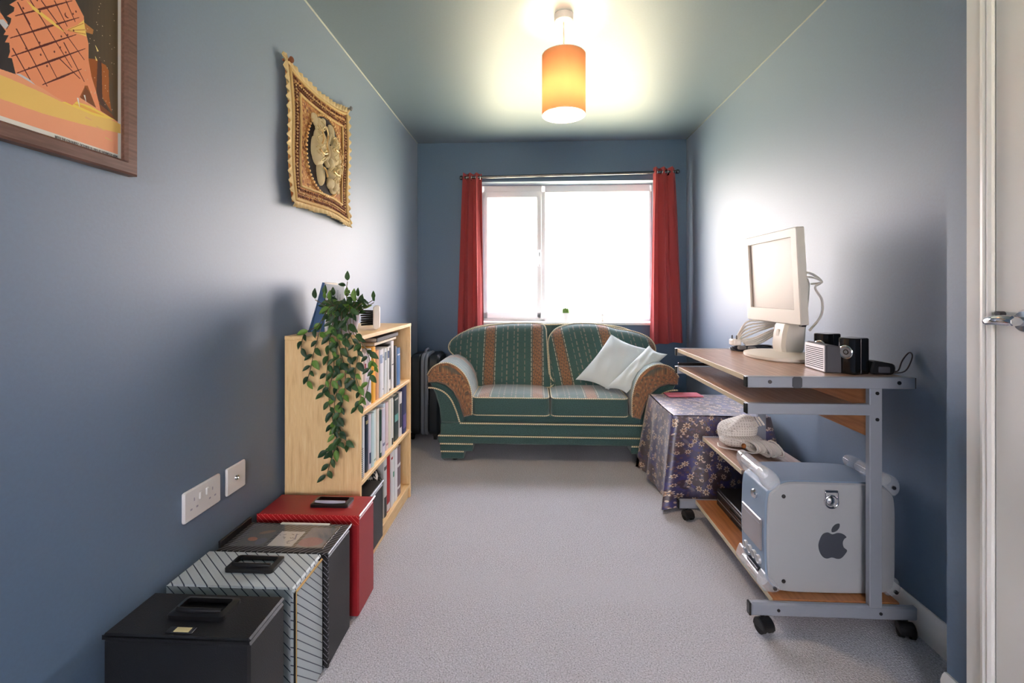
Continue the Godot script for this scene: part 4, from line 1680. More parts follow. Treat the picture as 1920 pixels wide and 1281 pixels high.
# ---------- tower computer: side panel towards the camera
func build_tower():
	var b = Vector3(0.95, 0.096, -1.635)
	var t = thing("computer_tower", "silver computer tower with clear corner handles standing on the desk's bottom shelf", "computer", b)
	base_at(b)
	var zc = -1.520
	var zd = -1.705
	var outline = []
	for p in spline_closed(v2([0.768, 0.405, 0.785, 0.430, 0.815, 0.452, 0.86, 0.458, 0.96, 0.457, 1.06, 0.456, 1.12, 0.450, 1.150, 0.430, 1.164, 0.395, 1.166, 0.288, 1.164, 0.150, 1.152, 0.118, 1.120, 0.104, 1.06, 0.100, 0.94, 0.0985, 0.83, 0.100, 0.792, 0.110, 0.770, 0.140, 0.764, 0.200, 0.763, 0.300]), 4):
		outline.append(p)
	var shell = []
	for p in outline:
		shell.append(Vector2(0.965 + (p.x - 0.965) * 1.018, 0.2785 + (p.y - 0.2785) * 1.012))
	var s = S()
	plate(s, shell, Vector3.ZERO, Vector3(1, 0, 0), Vector3(0, 1, 0), zd, zc - 0.006, 0.008)
	obj("case_body", s, MT["tower_blue"], t)
	s = S()
	plate(s, outline, Vector3.ZERO, Vector3(1, 0, 0), Vector3(0, 1, 0), zc - 0.010, zc, 0.004)
	var sp = obj("side_panel", s, MT["tower_silver"], t)
	# four clear handles: a curved lug at each side and a bar across
	var lugs = [
		v2([0.752, 0.452, 0.744, 0.474, 0.748, 0.494, 0.766, 0.500, 0.786, 0.488, 0.802, 0.468, 0.804, 0.450, 0.788, 0.434, 0.766, 0.430]),
		v2([0.758, 0.158, 0.746, 0.140, 0.742, 0.118, 0.750, 0.102, 0.768, 0.097, 0.792, 0.0975, 0.806, 0.106, 0.800, 0.122, 0.782, 0.140]),
		v2([1.128, 0.452, 1.120, 0.472, 1.130, 0.486, 1.152, 0.486, 1.170, 0.476, 1.180, 0.456, 1.178, 0.434, 1.164, 0.420, 1.148, 0.430]),
		v2([1.172, 0.150, 1.182, 0.130, 1.180, 0.108, 1.160, 0.098, 1.138, 0.0985, 1.142, 0.114, 1.156, 0.132])]
	var bars = [Vector3(0.764, 0.476, 0), Vector3(0.762, 0.120, 0), Vector3(1.158, 0.460, 0), Vector3(1.168, 0.120, 0)]
	for i in 4:
		var h = Node3D.new()
		h.name = "handle"
		t.add_child(h, true)
		var lug = spline_closed(lugs[i], 3)
		for z in [[zc - 0.036, zc + 0.004], [zd - 0.004, zd + 0.036]]:
			s = S()
			plate(s, lug, Vector3.ZERO, Vector3(1, 0, 0), Vector3(0, 1, 0), z[0], z[1], 0.006)
			obj("lug", s, MT["clear_handle"], h)
		s = S()
		cyl(s, bars[i] + Vector3(0, 0, zd + 0.034), bars[i] + Vector3(0, 0, zc - 0.034), [0.021, 0.021, 0.019, 0.012][i], 16)
		obj("bar", s, MT["clear_handle"], h)
		if i != 0:
			s = S()
			var q = [Vector2(0.78, 0.46), Vector2(0.785, 0.112), Vector2(1.158, 0.448), Vector2(1.165, 0.112)][i]
			cyl(s, Vector3(q.x, q.y, zc), Vector3(q.x, q.y, zc + 0.006), 0.006, 12)
			obj("screw", s, MT["dark_chrome"], h)
	# latch with its ring
	s = S()
	plate(s, v2([0.940, 0.437, 0.940, 0.400, 0.944, 0.387, 0.953, 0.378, 0.963, 0.3755, 0.973, 0.378, 0.982, 0.387, 0.986, 0.400, 0.986, 0.437]), Vector3.ZERO, Vector3(1, 0, 0), Vector3(0, 1, 0), zc - 0.001, zc + 0.002, 0.001)
	obj("latch_plate", s, MT["tower_silver"], sp)
	s = S()
	tube(s, arc(Vector3(0.963, 0.399, zc + 0.004), Vector3(1, 0, 0), Vector3(0, 1, 0), 0.020, 0, TAU * 27 / 28, 27), 0.0032, 8, true)
	box(s, Vector3(0.963, 0.432, zc + 0.004), Vector3(0.042, 0.008, 0.005), 0.002)
	box(s, Vector3(0.9435, 0.417, zc + 0.004), Vector3(0.005, 0.026, 0.005), 0.0015)
	box(s, Vector3(0.9825, 0.417, zc + 0.004), Vector3(0.005, 0.026, 0.005), 0.0015)
	obj("latch_ring", s, MT["chrome"], sp)
	s = S()
	lathe(s, v2([0.016, 0.0, 0.0155, 0.001, 0.009, 0.005, 0, 0.0065]), 20, Vector3(0.963, 0.399, zc + 0.001), Basis(Vector3(1, 0, 0), PI / 2))
	obj("latch_dome", s, MT["chrome"], sp)
	# fruit emblem
	s = S()
	var ap = spline_closed(v2([0.928, 0.273, 0.924, 0.254, 0.928, 0.234, 0.938, 0.218, 0.951, 0.2125, 0.967, 0.2165, 0.983, 0.2125, 0.996, 0.215, 1.008, 0.228, 1.0145, 0.241, 1.004, 0.251, 1.001, 0.266, 1.006, 0.278, 1.0125, 0.284, 1.001, 0.294, 0.985, 0.297, 0.968, 0.292, 0.954, 0.298, 0.938, 0.292]), 3)
	plate(s, ap, Vector3.ZERO, Vector3(1, 0, 0), Vector3(0, 1, 0), zc - 0.001, zc + 0.0012, 0.001)
	var lf = spline_closed(v2([0.9665, 0.299, 0.9665, 0.311, 0.977, 0.324, 0.9905, 0.327, 0.990, 0.314, 0.980, 0.302]), 3)
	plate(s, lf, Vector3.ZERO, Vector3(1, 0, 0), Vector3(0, 1, 0), zc - 0.001, zc + 0.0012, 0.001)
	obj("emblem", s, MT["emblem_grey"], sp)
	for y in [0.412, 0.135]:
		s = S()
		lathe(s, v2([0, 0.003, 0.005, 0.003, 0.0065, 0.0015, 0.0065, 0]), 16, Vector3(0.814, y, zc), Basis(Vector3(1, 0, 0), PI / 2))
		obj("screw", s, MT["dark_chrome"], sp)
		s = S()
		box(s, Vector3(0.814, y, zc + 0.0032), Vector3(0.009, 0.0014, 0.001), 0.0002)
		obj("screw_slot", s, MT["dark_hole"], sp)
	# front, towards -x: drive door, button, four round ports, a slot
	s = S()
	bx(s, Vector3(0.7525, 0.216, -1.682), Vector3(0.7595, 0.322, -1.545), 0.003)
	obj("drive_door", s, mat("drive_mirror", c8(176, 170, 172), 0.25, 0.5), t)
	s = S()
	bx(s, Vector3(0.7515, 0.304, -1.679), Vector3(0.7535, 0.307, -1.548), 0.0005)
	obj("drive_gap", s, MT["grey_plastic"], t)
	s = S()
	var bz = Basis(Vector3(0, 0, 1), PI / 2)
	lathe(s, v2([0, 0.006, 0.012, 0.005, 0.016, 0.001, 0.016, -0.006]), 20, Vector3(0.757, 0.385, -1.600), bz)
	obj("power_button", s, MT["chrome"], t)
	for k in 4:
		s = S()
		lathe(s, v2([0, 0.001, 0.010, 0.001, 0.0125, 0.004, 0.0145, 0.001, 0.0145, -0.006]), 18, Vector3(0.757, 0.176, -1.660 + k * 0.030), bz)
		obj("port_ring", s, MT["tower_silver"], t)
	s = S()
	bx(s, Vector3(0.750, 0.140, -1.64), Vector3(0.765, 0.150, -1.56), 0.002)
	obj("slot", s, MT["dark_chrome"], t)
	T = Transform3D()

func spline_closed(pts: Array, per: int) -> Array:
	var out = []
	var n = pts.size()
	for i in n:
		for k in per:
			out.append(pts[i].cubic_interpolate(pts[(i + 1) % n], pts[(i + n - 1) % n], pts[(i + 2) % n], float(k) / per))
	return out

# ---------- flat monitor facing the room's left side
func build_monitor():
	var b = Vector3(1.03, 0.8105, -1.91)
	var t = thing("monitor", "old cream flat monitor on a round foot, switched off, side-on to the camera", "monitor", b)
	var m = MT["beige_plastic"]
	# foot: a shallow oval dome
	var s = S()
	var f = func(r, y): return Vector2(r, y)
	lathe(s, v2([0, 0, 0.128, 0, 0.132, 0.004, 0.132, 0.014, 0.118, 0.019, 0.06, 0.026, 0, 0.028]), 48, Vector3(-0.02, 0, 0.0), Basis.from_scale(Vector3(0.98, 1, 1.22)))
	obj("foot", s, m, t)
	s = S()
	plate(s, spline_closed(v2([-0.030, 0.018, 0.046, 0.018, 0.062, 0.12, 0.078, 0.30, 0.050, 0.31, 0.024, 0.17, -0.022, 0.135]), 3), Vector3(0, 0, 0.0), Vector3(1, 0, 0), Vector3(0, 1, 0), -0.045, 0.045, 0.012)
	obj("neck", s, m, t)
	s = S()
	plate(s, rrect(0.022, 0.075, 0.010), Vector3(-0.029, 0.080, 0.0), Vector3(0, 0, 1), Vector3(0, 1, 0), -0.002, 0.0025, 0.001)
	obj("cable_slot", s, MT["beige_plastic"], t)
	# head, leaning a little forward; its own axes: x to the back, z along the screen
	var h = Node3D.new()
	h.name = "head"
	h.transform = Transform3D(Basis(Vector3(0, 1, 0), 0.015) * Basis(Vector3(0, 0, 1), 0.05), Vector3(-0.032, 0.3285, -0.065))
	t.add_child(h, true)
	var hw = 0.208
	var hh = 0.188
	s = S()
	var fr = rrect(hw * 2, hh * 2, 0.008, 3)
	var op = rrect(0.340, 0.284, 0.002, 3)
	for i in op.size():
		op[i].y += 0.012
	# bezel ring: outside wall, front face, bevel down to the screen
	var lv = [[fr, 0.030], [fr, 0.004], [rrect(hw * 2 - 0.006, hh * 2 - 0.006, 0.006, 3), 0.0], [op, 0.0], [op, 0.009]]
	for j in 4:
		for i in fr.size():
			var k = (i + 1) % fr.size()
			var A = lv[j]
			var B = lv[j + 1]
			var c = fr[i].normalized()
			var out = [Vector3(0, c.y, c.x), Vector3(-1, c.y, c.x), Vector3(-1, 0, 0), Vector3(0, -c.y, -c.x)][j]
			flat(s)
			face(s, [Vector3(A[1], A[0][i].y, A[0][i].x), Vector3(A[1], A[0][k].y, A[0][k].x), Vector3(B[1], B[0][k].y, B[0][k].x), Vector3(B[1], B[0][i].y, B[0][i].x)], out)
	obj("bezel", s, m, h)
	s = S()
	box(s, Vector3(0.010, 0.012, 0), Vector3(0.003, 0.284, 0.340), 0.0003)
	var sc = mat("dull_display", c8(150, 138, 126), 0.42)
	sc.metallic_specular = 0.6
	obj("screen_glass", s, sc, h)
	s = S()
	bx(s, Vector3(0.012, -hh + 0.001, -hw + 0.001), Vector3(0.030, hh - 0.001, hw - 0.001), 0.002)
	plate(s, rrect(0.34, 0.30, 0.03), Vector3(0.030, 0, 0), Vector3(0, 0, 1), Vector3(0, 1, 0), -0.030, 0.004, 0.010)
	obj("rear_housing", s, m, h)
	s = S()
	box(s, Vector3(0.02, -hh - 0.003, 0.185), Vector3(0.018, 0.008, 0.022), 0.002)
	obj("button", s, MT["dark_chrome"], h)
	# its lead hanging behind
	s = S()
	tube(s, spline(v3([0.02, 0.33, 0.0, 0.060, 0.345, 0.05, 0.088, 0.310, 0.09, 0.064, 0.285, 0.09, 0.084, 0.235, 0.10, 0.086, 0.175, 0.09, 0.060, 0.115, 0.06]), 6), 0.0042, 8)
	tube(s, spline(v3([0.02, 0.33, 0.02, 0.062, 0.325, 0.08, 0.090, 0.306, 0.09, 0.066, 0.300, 0.06]), 6), 0.0035, 8)
	obj("lead", s, MT["cable_white"], t)

func build_desk_things():
	var s
	# coil of white leads and plugs behind the monitor foot
	var t = thing("cable_bundle", "tied bundle of white leads with a white mains plug behind the monitor foot", "cables", Vector3(0.98, 0.830, -2.115))
	s = S()
	for k in 5:
		var y = 0.010 + k * 0.006
		var sp = 0.012 * k
		tube(s, spline(v3([-0.055, y + 0.012, 0.005, -0.03, y + 0.030 + sp, 0.01 + sp * 0.6, 0.03, y + 0.062 + sp * 0.5, 0.02 + sp * 0.4, 0.092, 0.098 + 0.003 * k, 0.05, 0.110, 0.085, 0.055, 0.090, 0.060 + 0.004 * k, 0.045 - sp * 0.5, 0.03, 0.018 + k * 0.005, 0.03 - sp, -0.03, 0.010 + 0.004 * k, 0.03 - sp]), 6), 0.0042, 8)
	obj("lead", s, MT["cable_white"], t)
	s = S()
	box(s, Vector3(0.092, 0.093, 0.052), Vector3(0.016, 0.022, 0.026), 0.004)
	obj("tie", s, MT["cable_white"], t)
	var pl = Node3D.new()
	pl.name = "mains_plug"
	pl.position = Vector3(-0.062, 0.006, 0.0)
	t.add_child(pl, true)
	s = S()
	plate(s, rrect(0.044, 0.046, 0.012), Vector3(0, 0.0, 0), Vector3(1, 0, 0), Vector3(0, 0, -1), 0.0, 0.028, 0.005)
	obj("plug_body", s, MT["white_plastic"], pl)
	for q in [[-0.012, -0.004], [0.012, -0.004], [0.0, 0.014]]:
		s = S()
		box(s, Vector3(q[0], 0.036, q[1]), Vector3(0.0062, 0.019, 0.004), 0.0008)
		obj("pin", s, MT["dark_chrome"], pl)
	t = thing("dark_cable_coil", "flat coil of dark leads lying under the white leads on the desk", "cables", Vector3(1.02, 0.8115, -2.132))
	s = S()
	for k in 7:
		var ring = []
		for i in 28:
			var a = TAU * i / 28.0
			ring.append(Vector3(cos(a) * (0.105 - k * 0.007) - 0.01, 0.005 + 0.0035 * (k % 4) + 0.004 * sin(a * 2 + k), sin(a) * (0.047 - k * 0.004)))
		tube(s, ring, 0.0042, 6, true)
	obj("lead", s, MT["cable_dark"], t)
	s = S()
	for q in [[-0.085, 0.016, 0.045], [-0.045, 0.014, 0.055]]:
		box(s, Vector3(q[0], q[1], q[2]), Vector3(0.034, 0.016, 0.020), 0.004)
	obj("connector", s, MT["grey_plastic"], t)
	# small radio-like speaker with a slotted silver front
	t = thing("desk_speaker", "grey box loudspeaker with a slotted silver grille beside the monitor foot", "speaker", Vector3(0.995, 0.8105, -1.612), -0.06)
	s = S()
	plate(s, v2([-0.024, 0, 0.026, 0, 0.026, 0.078, 0.020, 0.088, -0.016, 0.094, -0.024, 0.090]), Vector3(0, 0, 0), Vector3(1, 0, 0), Vector3(0, 1, 0), -0.064, 0.064, 0.005)
	obj("case", s, mat("slate_plastic", c8(74, 74, 80), 0.5), t)
	s = S()
	box(s, Vector3(-0.0255, 0.046, 0), Vector3(0.004, 0.088, 0.122), 0.002)
	obj("front_plate", s, mat("silver_grille", c8(206, 204, 206), 0.35, 0.5), t)
	for k in 11:
		s = S()
		box(s, Vector3(-0.0276, 0.012 + k * 0.0066, 0), Vector3(0.0012, 0.0026, 0.108), 0.0003)
		obj("slot", s, MT["dark_hole"], t)
	# pair of black speakers
	for e in [["glossy black mini speaker on the desk, the nearer of two", Vector3(1.052, 0.8105, -1.548)], ["glossy black mini speaker half hidden behind the grey box, the farther of two", Vector3(1.066, 0.8105, -1.705)]]:
		t = thing("mini_speaker", e[0], "speaker", e[1], 0.42, "pair of black desk speakers")
		s = S()
		plate(s, spline_closed(v2([-0.030, 0.026, -0.036, 0.0, -0.030, -0.026, 0.010, -0.029, 0.034, -0.026, 0.034, 0.026, 0.010, 0.029]), 3), Vector3(0, 0, 0), Vector3(1, 0, 0), Vector3(0, 0, -1), 0.0, 0.118, 0.003)
		obj("cabinet", s, MT["black_gloss"], t)
		s = S()
		bx(s, Vector3(0.030, 0.004, -0.020), Vector3(0.050, 0.092, 0.020), 0.003)
		obj("rear_box", s, MT["black_plastic"], t)
		var bs = Basis(Vector3(0, 0, 1), PI / 2)
		s = S()
		lathe(s, v2([0.0155, -0.004, 0.0225, -0.004, 0.0225, 0.003, 0.020, 0.005, 0.0165, 0.003, 0.0155, -0.002]), 24, Vector3(-0.0345, 0.072, 0), bs)
		obj("driver_ring", s, MT["chrome"], t)
		s = S()
		lathe(s, v2([0, 0.004, 0.005, 0.002, 0.006, -0.001, 0.016, 0.003, 0.0165, 0.0]), 24, Vector3(-0.036, 0.072, 0), bs)
		obj("driver_cone", s, MT["grey_plastic"], t)
		s = S()
		box(s, Vector3(-0.008, 0.060, 0.0296), Vector3(0.002, 0.112, 0.0012), 0.0004)
		obj("seam", s, MT["dark_chrome"], t)
	# mains adapter with its lead running to the wall
	t = thing("power_adapter", "black mains adapter lying on the desk with a thin lead looping to the wall", "adapter", Vector3(1.128, 0.8105, -1.535), -0.08)
	s = S()
	plate(s, spline_closed(v2([-0.034, 0.004, -0.030, 0.034, -0.022, 0.044, 0.010, 0.040, 0.036, 0.032, 0.034, 0.004, 0.0, 0.001]), 3), Vector3(0, 0, 0), Vector3(1, 0, 0), Vector3(0, 1, 0), -0.022, 0.016, 0.005)
	obj("case", s, MT["black_plastic"], t)
	s = S()
	plate(s, rrect(0.034, 0.020, 0.004), Vector3(0.002, 0.017, 0.017), Vector3(1, 0, 0), Vector3(0, 1, 0), -0.002, 0.002, 0.001)
	obj("rating_plate", s, MT["slate_plastic"], t)
	s = S()
	tube(s, spline(v3([0.034, 0.014, -0.004, 0.050, 0.008, -0.01, 0.068, 0.012, -0.02, 0.080, 0.045, -0.02, 0.086, 0.072, 0.0, 0.0875, 0.060, 0.012, 0.078, 0.016, 0.0, 0.056, 0.004, -0.008, 0.030, 0.003, -0.03, -0.03, 0.003, -0.05]), 6), 0.0022, 6)
	obj("lead", s, MT["cable_dark"], t)
	# crocheted bundle with loops of cord on the half shelf
	t = thing("crochet_bundle", "folded off-white crocheted net with hanks of cord on the desk's half shelf", "crochet bundle", Vector3(0.925, 0.3915, -2.045))
	s = S()
	var f = func(p):
		return Vector3(p.x + p.y * 0.10, p.y * (1.0 + 0.12 * sin(p.x * 40.0)) + 0.006 * sin(p.z * 60.0 + p.x * 30.0), p.z)
	puff(s, Vector3(-0.005, 0.066, -0.055), Vector3(0.085, 0.052, 0.055), 0.8, 0.8, 32, 18, Basis(Vector3(0, 0, 1), 0.25) * Basis(Vector3(1, 0, 0), 0.25), f)
	puff(s, Vector3(0.0, 0.026, -0.03), Vector3(0.09, 0.0255, 0.06), 0.7, 0.8, 28, 12)
	var ct = mat("crochet_cotton", c8(244, 236, 224), 0.85)
	var im = pic(64, 64, Color(1, 1, 1))
	for a in 2:
		for c in 2:
			disc(im, Vector2(16 + c * 32, 16 + a * 32), 6, 8, c8(200, 194, 186))
	ct.albedo_texture = tex(im)
	tri(ct, Vector3(46, 46, 46))
	obj("net", s, ct, t)
	# knots of the crochet standing proud
	s = S()
	var r = RandomNumberGenerator.new()
	r.seed = 8
	for i in 12:
		for k in 6:
			var u = lerpf(-0.9, 0.9, i / 11.0)
			var w = lerpf(0.1, 0.95, k / 5.0)
			var p = Vector3(u * 0.078 - 0.005 + 0.02, 0.066 + 0.020 + 0.040 * (1.0 - absf(u) * 0.5) * (1.0 - w) + u * 0.018, -0.048 + 0.050 * w)
			puff(s, p, Vector3(0.0052, 0.0045, 0.0052), 1, 1, 8, 5)
	obj("knots", s, MT["cotton_cord"], t).set_meta("kind", "stuff")
	for e in [[0.03, 0.020, 0.055, 0.0], [0.065, 0.022, 0.085, 0.5]]:
		s = S()
		for k in 13:
			var ring = []
			var rr = 0.030 + r.randf() * 0.014
			for i in 14:
				var a = TAU * i / 14.0
				ring.append(Vector3(e[0] + (k - 6) * 0.0045 + cos(a) * 0.010, e[1] + 0.004 + sin(a) * rr * 0.55, e[2] + cos(a + e[3]) * rr * 1.1))
			for i in ring.size():
				ring[i].y = maxf(ring[i].y, 0.0038)
			tube(s, ring, 0.0032, 6, true)
		obj("cord_hank", s, MT["cotton_cord"], t)
	s = S()
	tube(s, spline(v3([-0.10, 0.010, -0.03, -0.105, 0.004, 0.0, -0.07, 0.004, 0.03, -0.03, 0.006, 0.06, 0.0, 0.005, 0.08, 0.03, 0.006, 0.075]), 6), 0.0035, 6)
	obj("cord", s, MT["cotton_cord"], t)
	s = S()
	tube(s, spline(v3([-0.085, 0.03, 0.0, -0.06, 0.046, 0.02, -0.02, 0.034, 0.035, 0.02, 0.022, 0.03]), 6), 0.0035, 6)
	obj("cord", s, MT["cotton_cord"], t)
	s = S()
	puff(s, Vector3(-0.022, 0.024, 0.048), Vector3(0.010, 0.011, 0.008), 1, 1, 12, 8)
	obj("wooden_bead", s, mat("amber_wood", c8(176, 104, 44), 0.4), t)

# ---------- things on the left wall
func build_wall_things():
	# double and single socket plates; local x runs along the wall away from the camera
	var turn = Basis(Vector3(0, 0, -1), Vector3(0, 1, 0), Vector3(1, 0, 0))
	var t = thing("double_socket", "white double mains socket with two switches on the blue wall above the cases", "socket", Vector3(X_LEFT, 0.488, -1.258))
	t.basis = turn
	var s = S()
	plate(s, rrect(0.144, 0.085, 0.006, 3), Vector3.ZERO, Vector3(1, 0, 0), Vector3(0, 1, 0), 0.0, 0.010, 0.003)
	obj("face_plate", s, MT["white_plastic"], t)
	for g in [-1, 1]:
		s = S()
		box(s, Vector3(g * 0.013, 0.014, 0.011), Vector3(0.011, 0.021, 0.006), 0.002)
		obj("rocker_switch", s, MT["white_plastic"], t)
		for q in [[0.036, 0.012, 0.004, 0.009], [0.025, -0.012, 0.0075, 0.005], [0.047, -0.012, 0.0075, 0.005]]:
			s = S()
			box(s, Vector3(g * q[0], q[1], 0.0101), Vector3(q[2], q[3], 0.0006), 0.0001)
			obj("pin_slot", s, MT["pale_pot"], t)
	t = thing("aerial_socket", "white single wall plate with one round aerial socket, beyond the double socket", "socket", Vector3(X_LEFT, 0.486, -1.405))
	t.basis = turn
	s = S()
	plate(s, rrect(0.091, 0.086, 0.005, 3), Vector3.ZERO, Vector3(1, 0, 0), Vector3(0, 1, 0), 0.0, 0.009, 0.003)
	obj("face_plate", s, MT["white_plastic"], t)
	s = S()
	lathe(s, v2([0.0035, 0.001, 0.005, 0.004, 0.0075, 0.004, 0.009, 0.0]), 20, Vector3(0, 0, 0.0088), Basis(Vector3(1, 0, 0), PI / 2))
	obj("socket_ring", s, MT["chrome"], t)
	s = S()
	cyl(s, Vector3(0, 0, 0.0085), Vector3(0, 0, 0.0095), 0.0042, 14)
	obj("socket_hole", s, MT["dark_hole"], t)
	build_poster(turn)
	build_tapestry(turn)

func build_poster(turn: Basis):
	var w = 0.460
	var h = 0.690
	var t = thing("framed_poster", "illustrated poster of an orange waffle-like figure in a dark brown wooden frame", "picture", Vector3(X_LEFT, 1.383 + h / 2, -0.998 + w / 2))
	t.basis = turn
	var im = pic(920, 1380, c8(236, 232, 222))
	var P = func(a):
		var o = []
		for i in range(0, a.size(), 2):
			o.append(Vector2((460 - a[i]) * 2.0, (690 - a[i + 1]) * 2.0))
		return o
	var orange = c8(238, 152, 108)
	var dark = c8(92, 34, 30)
	# ground colours
	fill(im, P.call([446, 676, 9, 676, 9, 60, 446, 60]), c8(46, 44, 46))
	for k in 12:
		fill(im, P.call([120 - k * 9.2, 676, 9, 676, 9, 70, 110 - k * 9.2, 70]), c8(56 + k * 4, 50 + k * 3, 46 + k * 1))
	# dark glasses with amber drink
	fill(im, P.call([77, 194, 57, 202, 50, 200, 50, 110, 98, 91]), c8(156, 84, 34))
	fill(im, P.call([50, 200, 49, 126, 24, 100, 30, 134, 31, 190, 38, 199, 46, 199]), c8(170, 96, 40))
	fill(im, P.call([57, 202, 48, 202, 46, 120, 30, 100, 40, 95, 60, 120]), c8(74, 46, 38))
	fill(im, P.call([84, 130, 60, 110, 24, 96, 14, 84, 98, 88]), c8(126, 70, 34))
	# bands of the table
	fill(im, P.call([446, 110, 300, 98, 247, 92, 213, 95, 146, 98, 101, 104, 9, 84, 9, 10, 446, 10]), c8(240, 164, 122))
	fill(im, P.call([446, 84, 247, 83, 168, 81, 130, 78, 86, 86, 2, 81, 2, 60, 95, 48, 168, 41, 247, 40, 446, 38]), c8(240, 200, 110))
	fill(im, P.call([446, 36, 247, 40, 168, 41, 95, 48, 9, 58, 11, 10, 446, 10]), c8(242, 166, 126))
	for e in [[60, 55, 40, 53], [40, 38, 22, 36], [84, 66, 70, 65]]:
		stroke(im, P.call([e[0], e[1]])[0], P.call([e[2], e[3]])[0], 4, 2, c8(236, 184, 120))
	fill(im, P.call([132, 78, 105, 91, 73, 94, 14, 86, 62, 77]), c8(246, 214, 96))
	fill(im, P.call([112, 84, 90, 89, 64, 88, 40, 85, 70, 82]), c8(240, 180, 84))
	# second figure at the left: an arm and a round shape
	fill(im, P.call([300, 240, 247, 209, 240, 214, 237, 194, 226, 182, 228, 164, 236, 172, 245, 184, 270, 190, 320, 200]), orange)
	fill(im, P.call([229, 168, 236, 172, 241, 178, 232, 184, 224, 178]), c8(206, 206, 210))
	disc(im, P.call([276, 106])[0], 68, 40, orange)
	# body, hip to top, jagged on its left edge
	fill(im, P.call([230, 330, 218, 290, 211, 232, 223, 216, 215, 216, 216, 208, 227, 193, 220, 193, 221, 185, 232, 156, 224, 160, 230, 144, 223, 147, 222, 131, 225, 119, 219, 121, 213, 95, 190, 92, 168, 90, 143, 83, 111, 80, 98, 98, 86, 128, 84, 140, 79, 143, 71, 161, 77, 190, 77, 225, 86, 257, 87, 277, 105, 300, 120, 340, 150, 372, 190, 370]), orange)
	fill(im, P.call([93, 128, 79, 135, 59, 92, 50, 93, 60, 130, 73, 165, 84, 170]), orange)
	fill(im, P.call([213, 96, 205, 99, 190, 96, 180, 90]), c8(206, 206, 210))
	for q in [[214, 201, 111, 295], [222, 156, 97, 269], [220, 124, 103, 230], [211, 98, 84, 211], [168, 96, 92, 164], [204, 236, 124, 322]]:
		var a = P.call(q)
		stroke(im, a[0], a[0].lerp(a[1], 0.5), 1.2, 3.6, dark)
		stroke(im, a[0].lerp(a[1], 0.5), a[1], 3.6, 1.0, dark)
	for q in [[210, 229, 189, 200], [189, 246, 112, 157], [170, 258, 86, 186], [212, 179, 159, 97], [218, 140, 189, 96], [146, 273, 121, 236], [124, 287, 105, 255], [138, 164, 95, 142], [210, 229, 140, 120], [128, 200, 86, 140]]:
		var a = P.call(q)
		stroke(im, a[0], a[1], 2.4, 1.6, dark)
	# bow, streamer, tongue, drips and specks
	fill(im, P.call([196, 242, 186, 239, 150, 231, 124, 221, 146, 223, 184, 231]), c8(242, 206, 104))
	fill(im, P.call([86, 265, 66, 261, 68, 250, 83, 246]), c8(176, 120, 66))
	fill(im, P.call([123, 229, 100, 252, 87, 270, 84, 252, 81, 238]), c8(244, 210, 112))
	for q in [[120, 230, 88, 262], [120, 229, 85, 250], [120, 228, 83, 242]]:
		var a = P.call(q)
		stroke(im, a[0], a[1], 1.0, 1.4, c8(196, 120, 70))
	for q in [[62, 230, 56, 220], [62, 206, 59, 198]]:
		var a = P.call(q)
		stroke(im, a[0], a[1], 1.0, 4.0, c8(244, 220, 140))
	for q in [[86, 112, 82, 98], [100, 100, 96, 82]]:
		var a = P.call(q)
		stroke(im, a[0], a[1], 3.6, 0.6, c8(236, 232, 226))
	var r = RandomNumberGenerator.new()
	r.seed = 3
	for i in 60:
		disc(im, P.call([r.randf_range(16, 84), r.randf_range(96, 420)])[0], 1.8, 1.8, c8(222, 196, 160))
	for i in 22:
		disc(im, P.call([r.randf_range(100, 208), r.randf_range(110, 330)])[0], 3.0, 4.6, c8(110, 52, 44), 0.2)
	for q in [[176, 262], [122, 258]]:
		var c = P.call(q)[0]
		disc(im, c, 9, 10, dark)
		disc(im, c + Vector2(4, -4), 9, 9, orange)
	mat("poster_print", Color(1, 1, 1), 0.4).albedo_texture = tex(im)
	MT["poster_print"].metallic_specular = 0.4
	var s = S()
	var f = func(u, v): return Vector3((u - 0.5) * w, (0.5 - v) * h, 0.010)
	sheet(s, 2, 2, f, Vector3(0, 0, 0.004))
	obj("print", s, MT["poster_print"], t)
	# caption, right-aligned in the white margin
	var tm = TextMesh.new()
	tm.text = "WITH THE COLOURIST, OCTOBER 31, 2012 AT SHERWOOD ARMS"
	var sf = SystemFont.new()
	sf.font_names = PackedStringArray(["Droid Sans"])
	tm.font = sf
	tm.font_size = 32
	tm.pixel_size = 0.00018
	tm.depth = 0.0003
	tm.horizontal_alignment = HORIZONTAL_ALIGNMENT_RIGHT
	var ink = mat("caption_ink", c8(40, 38, 40), 0.6)
	var tw = tm.get_aabb().size
	obj("caption", tm, ink, t, Transform3D(Basis.from_scale(Vector3(0.136 / tw.x, 0.0048 / (tw.y * 0.75), 1)), Vector3(w * 0.5 - 0.009, -h * 0.5 + 0.0035, 0.0103)))
	s = S()
	# four mitred frame lengths
	var wo = w / 2 + 0.030
	var ho = h / 2 + 0.032
	var prof = [[0.0, 0.020], [0.004, 0.024], [0.026, 0.024], [0.031, 0.018], [0.031, 0.004]]
	var corners = [Vector2(-1, -1), Vector2(1, -1), Vector2(1, 1), Vector2(-1, 1)]
	var q = [[0.0, 0.0]] + prof
	for side in 4:
		s = S()
		var a = corners[side]
		var b = corners[(side + 1) % 4]
		var mid = (a + b) * 0.5
		for j in q.size() - 1:
			flat(s)
			var pts = []
			for e in [[a, j], [b, j], [b, j + 1], [a, j + 1]]:
				pts.append(Vector3(e[0].x * (wo - q[e[1]][0]), e[0].y * (ho - q[e[1]][0]), q[e[1]][1]))
			var dn = Vector2(q[j + 1][1] - q[j][1], q[j + 1][0] - q[j][0])
			face(s, pts, Vector3(mid.x * dn.x, mid.y * dn.x, dn.y + 0.0001))
		obj("frame_side", s, MT["brown_frame_wood"], t)

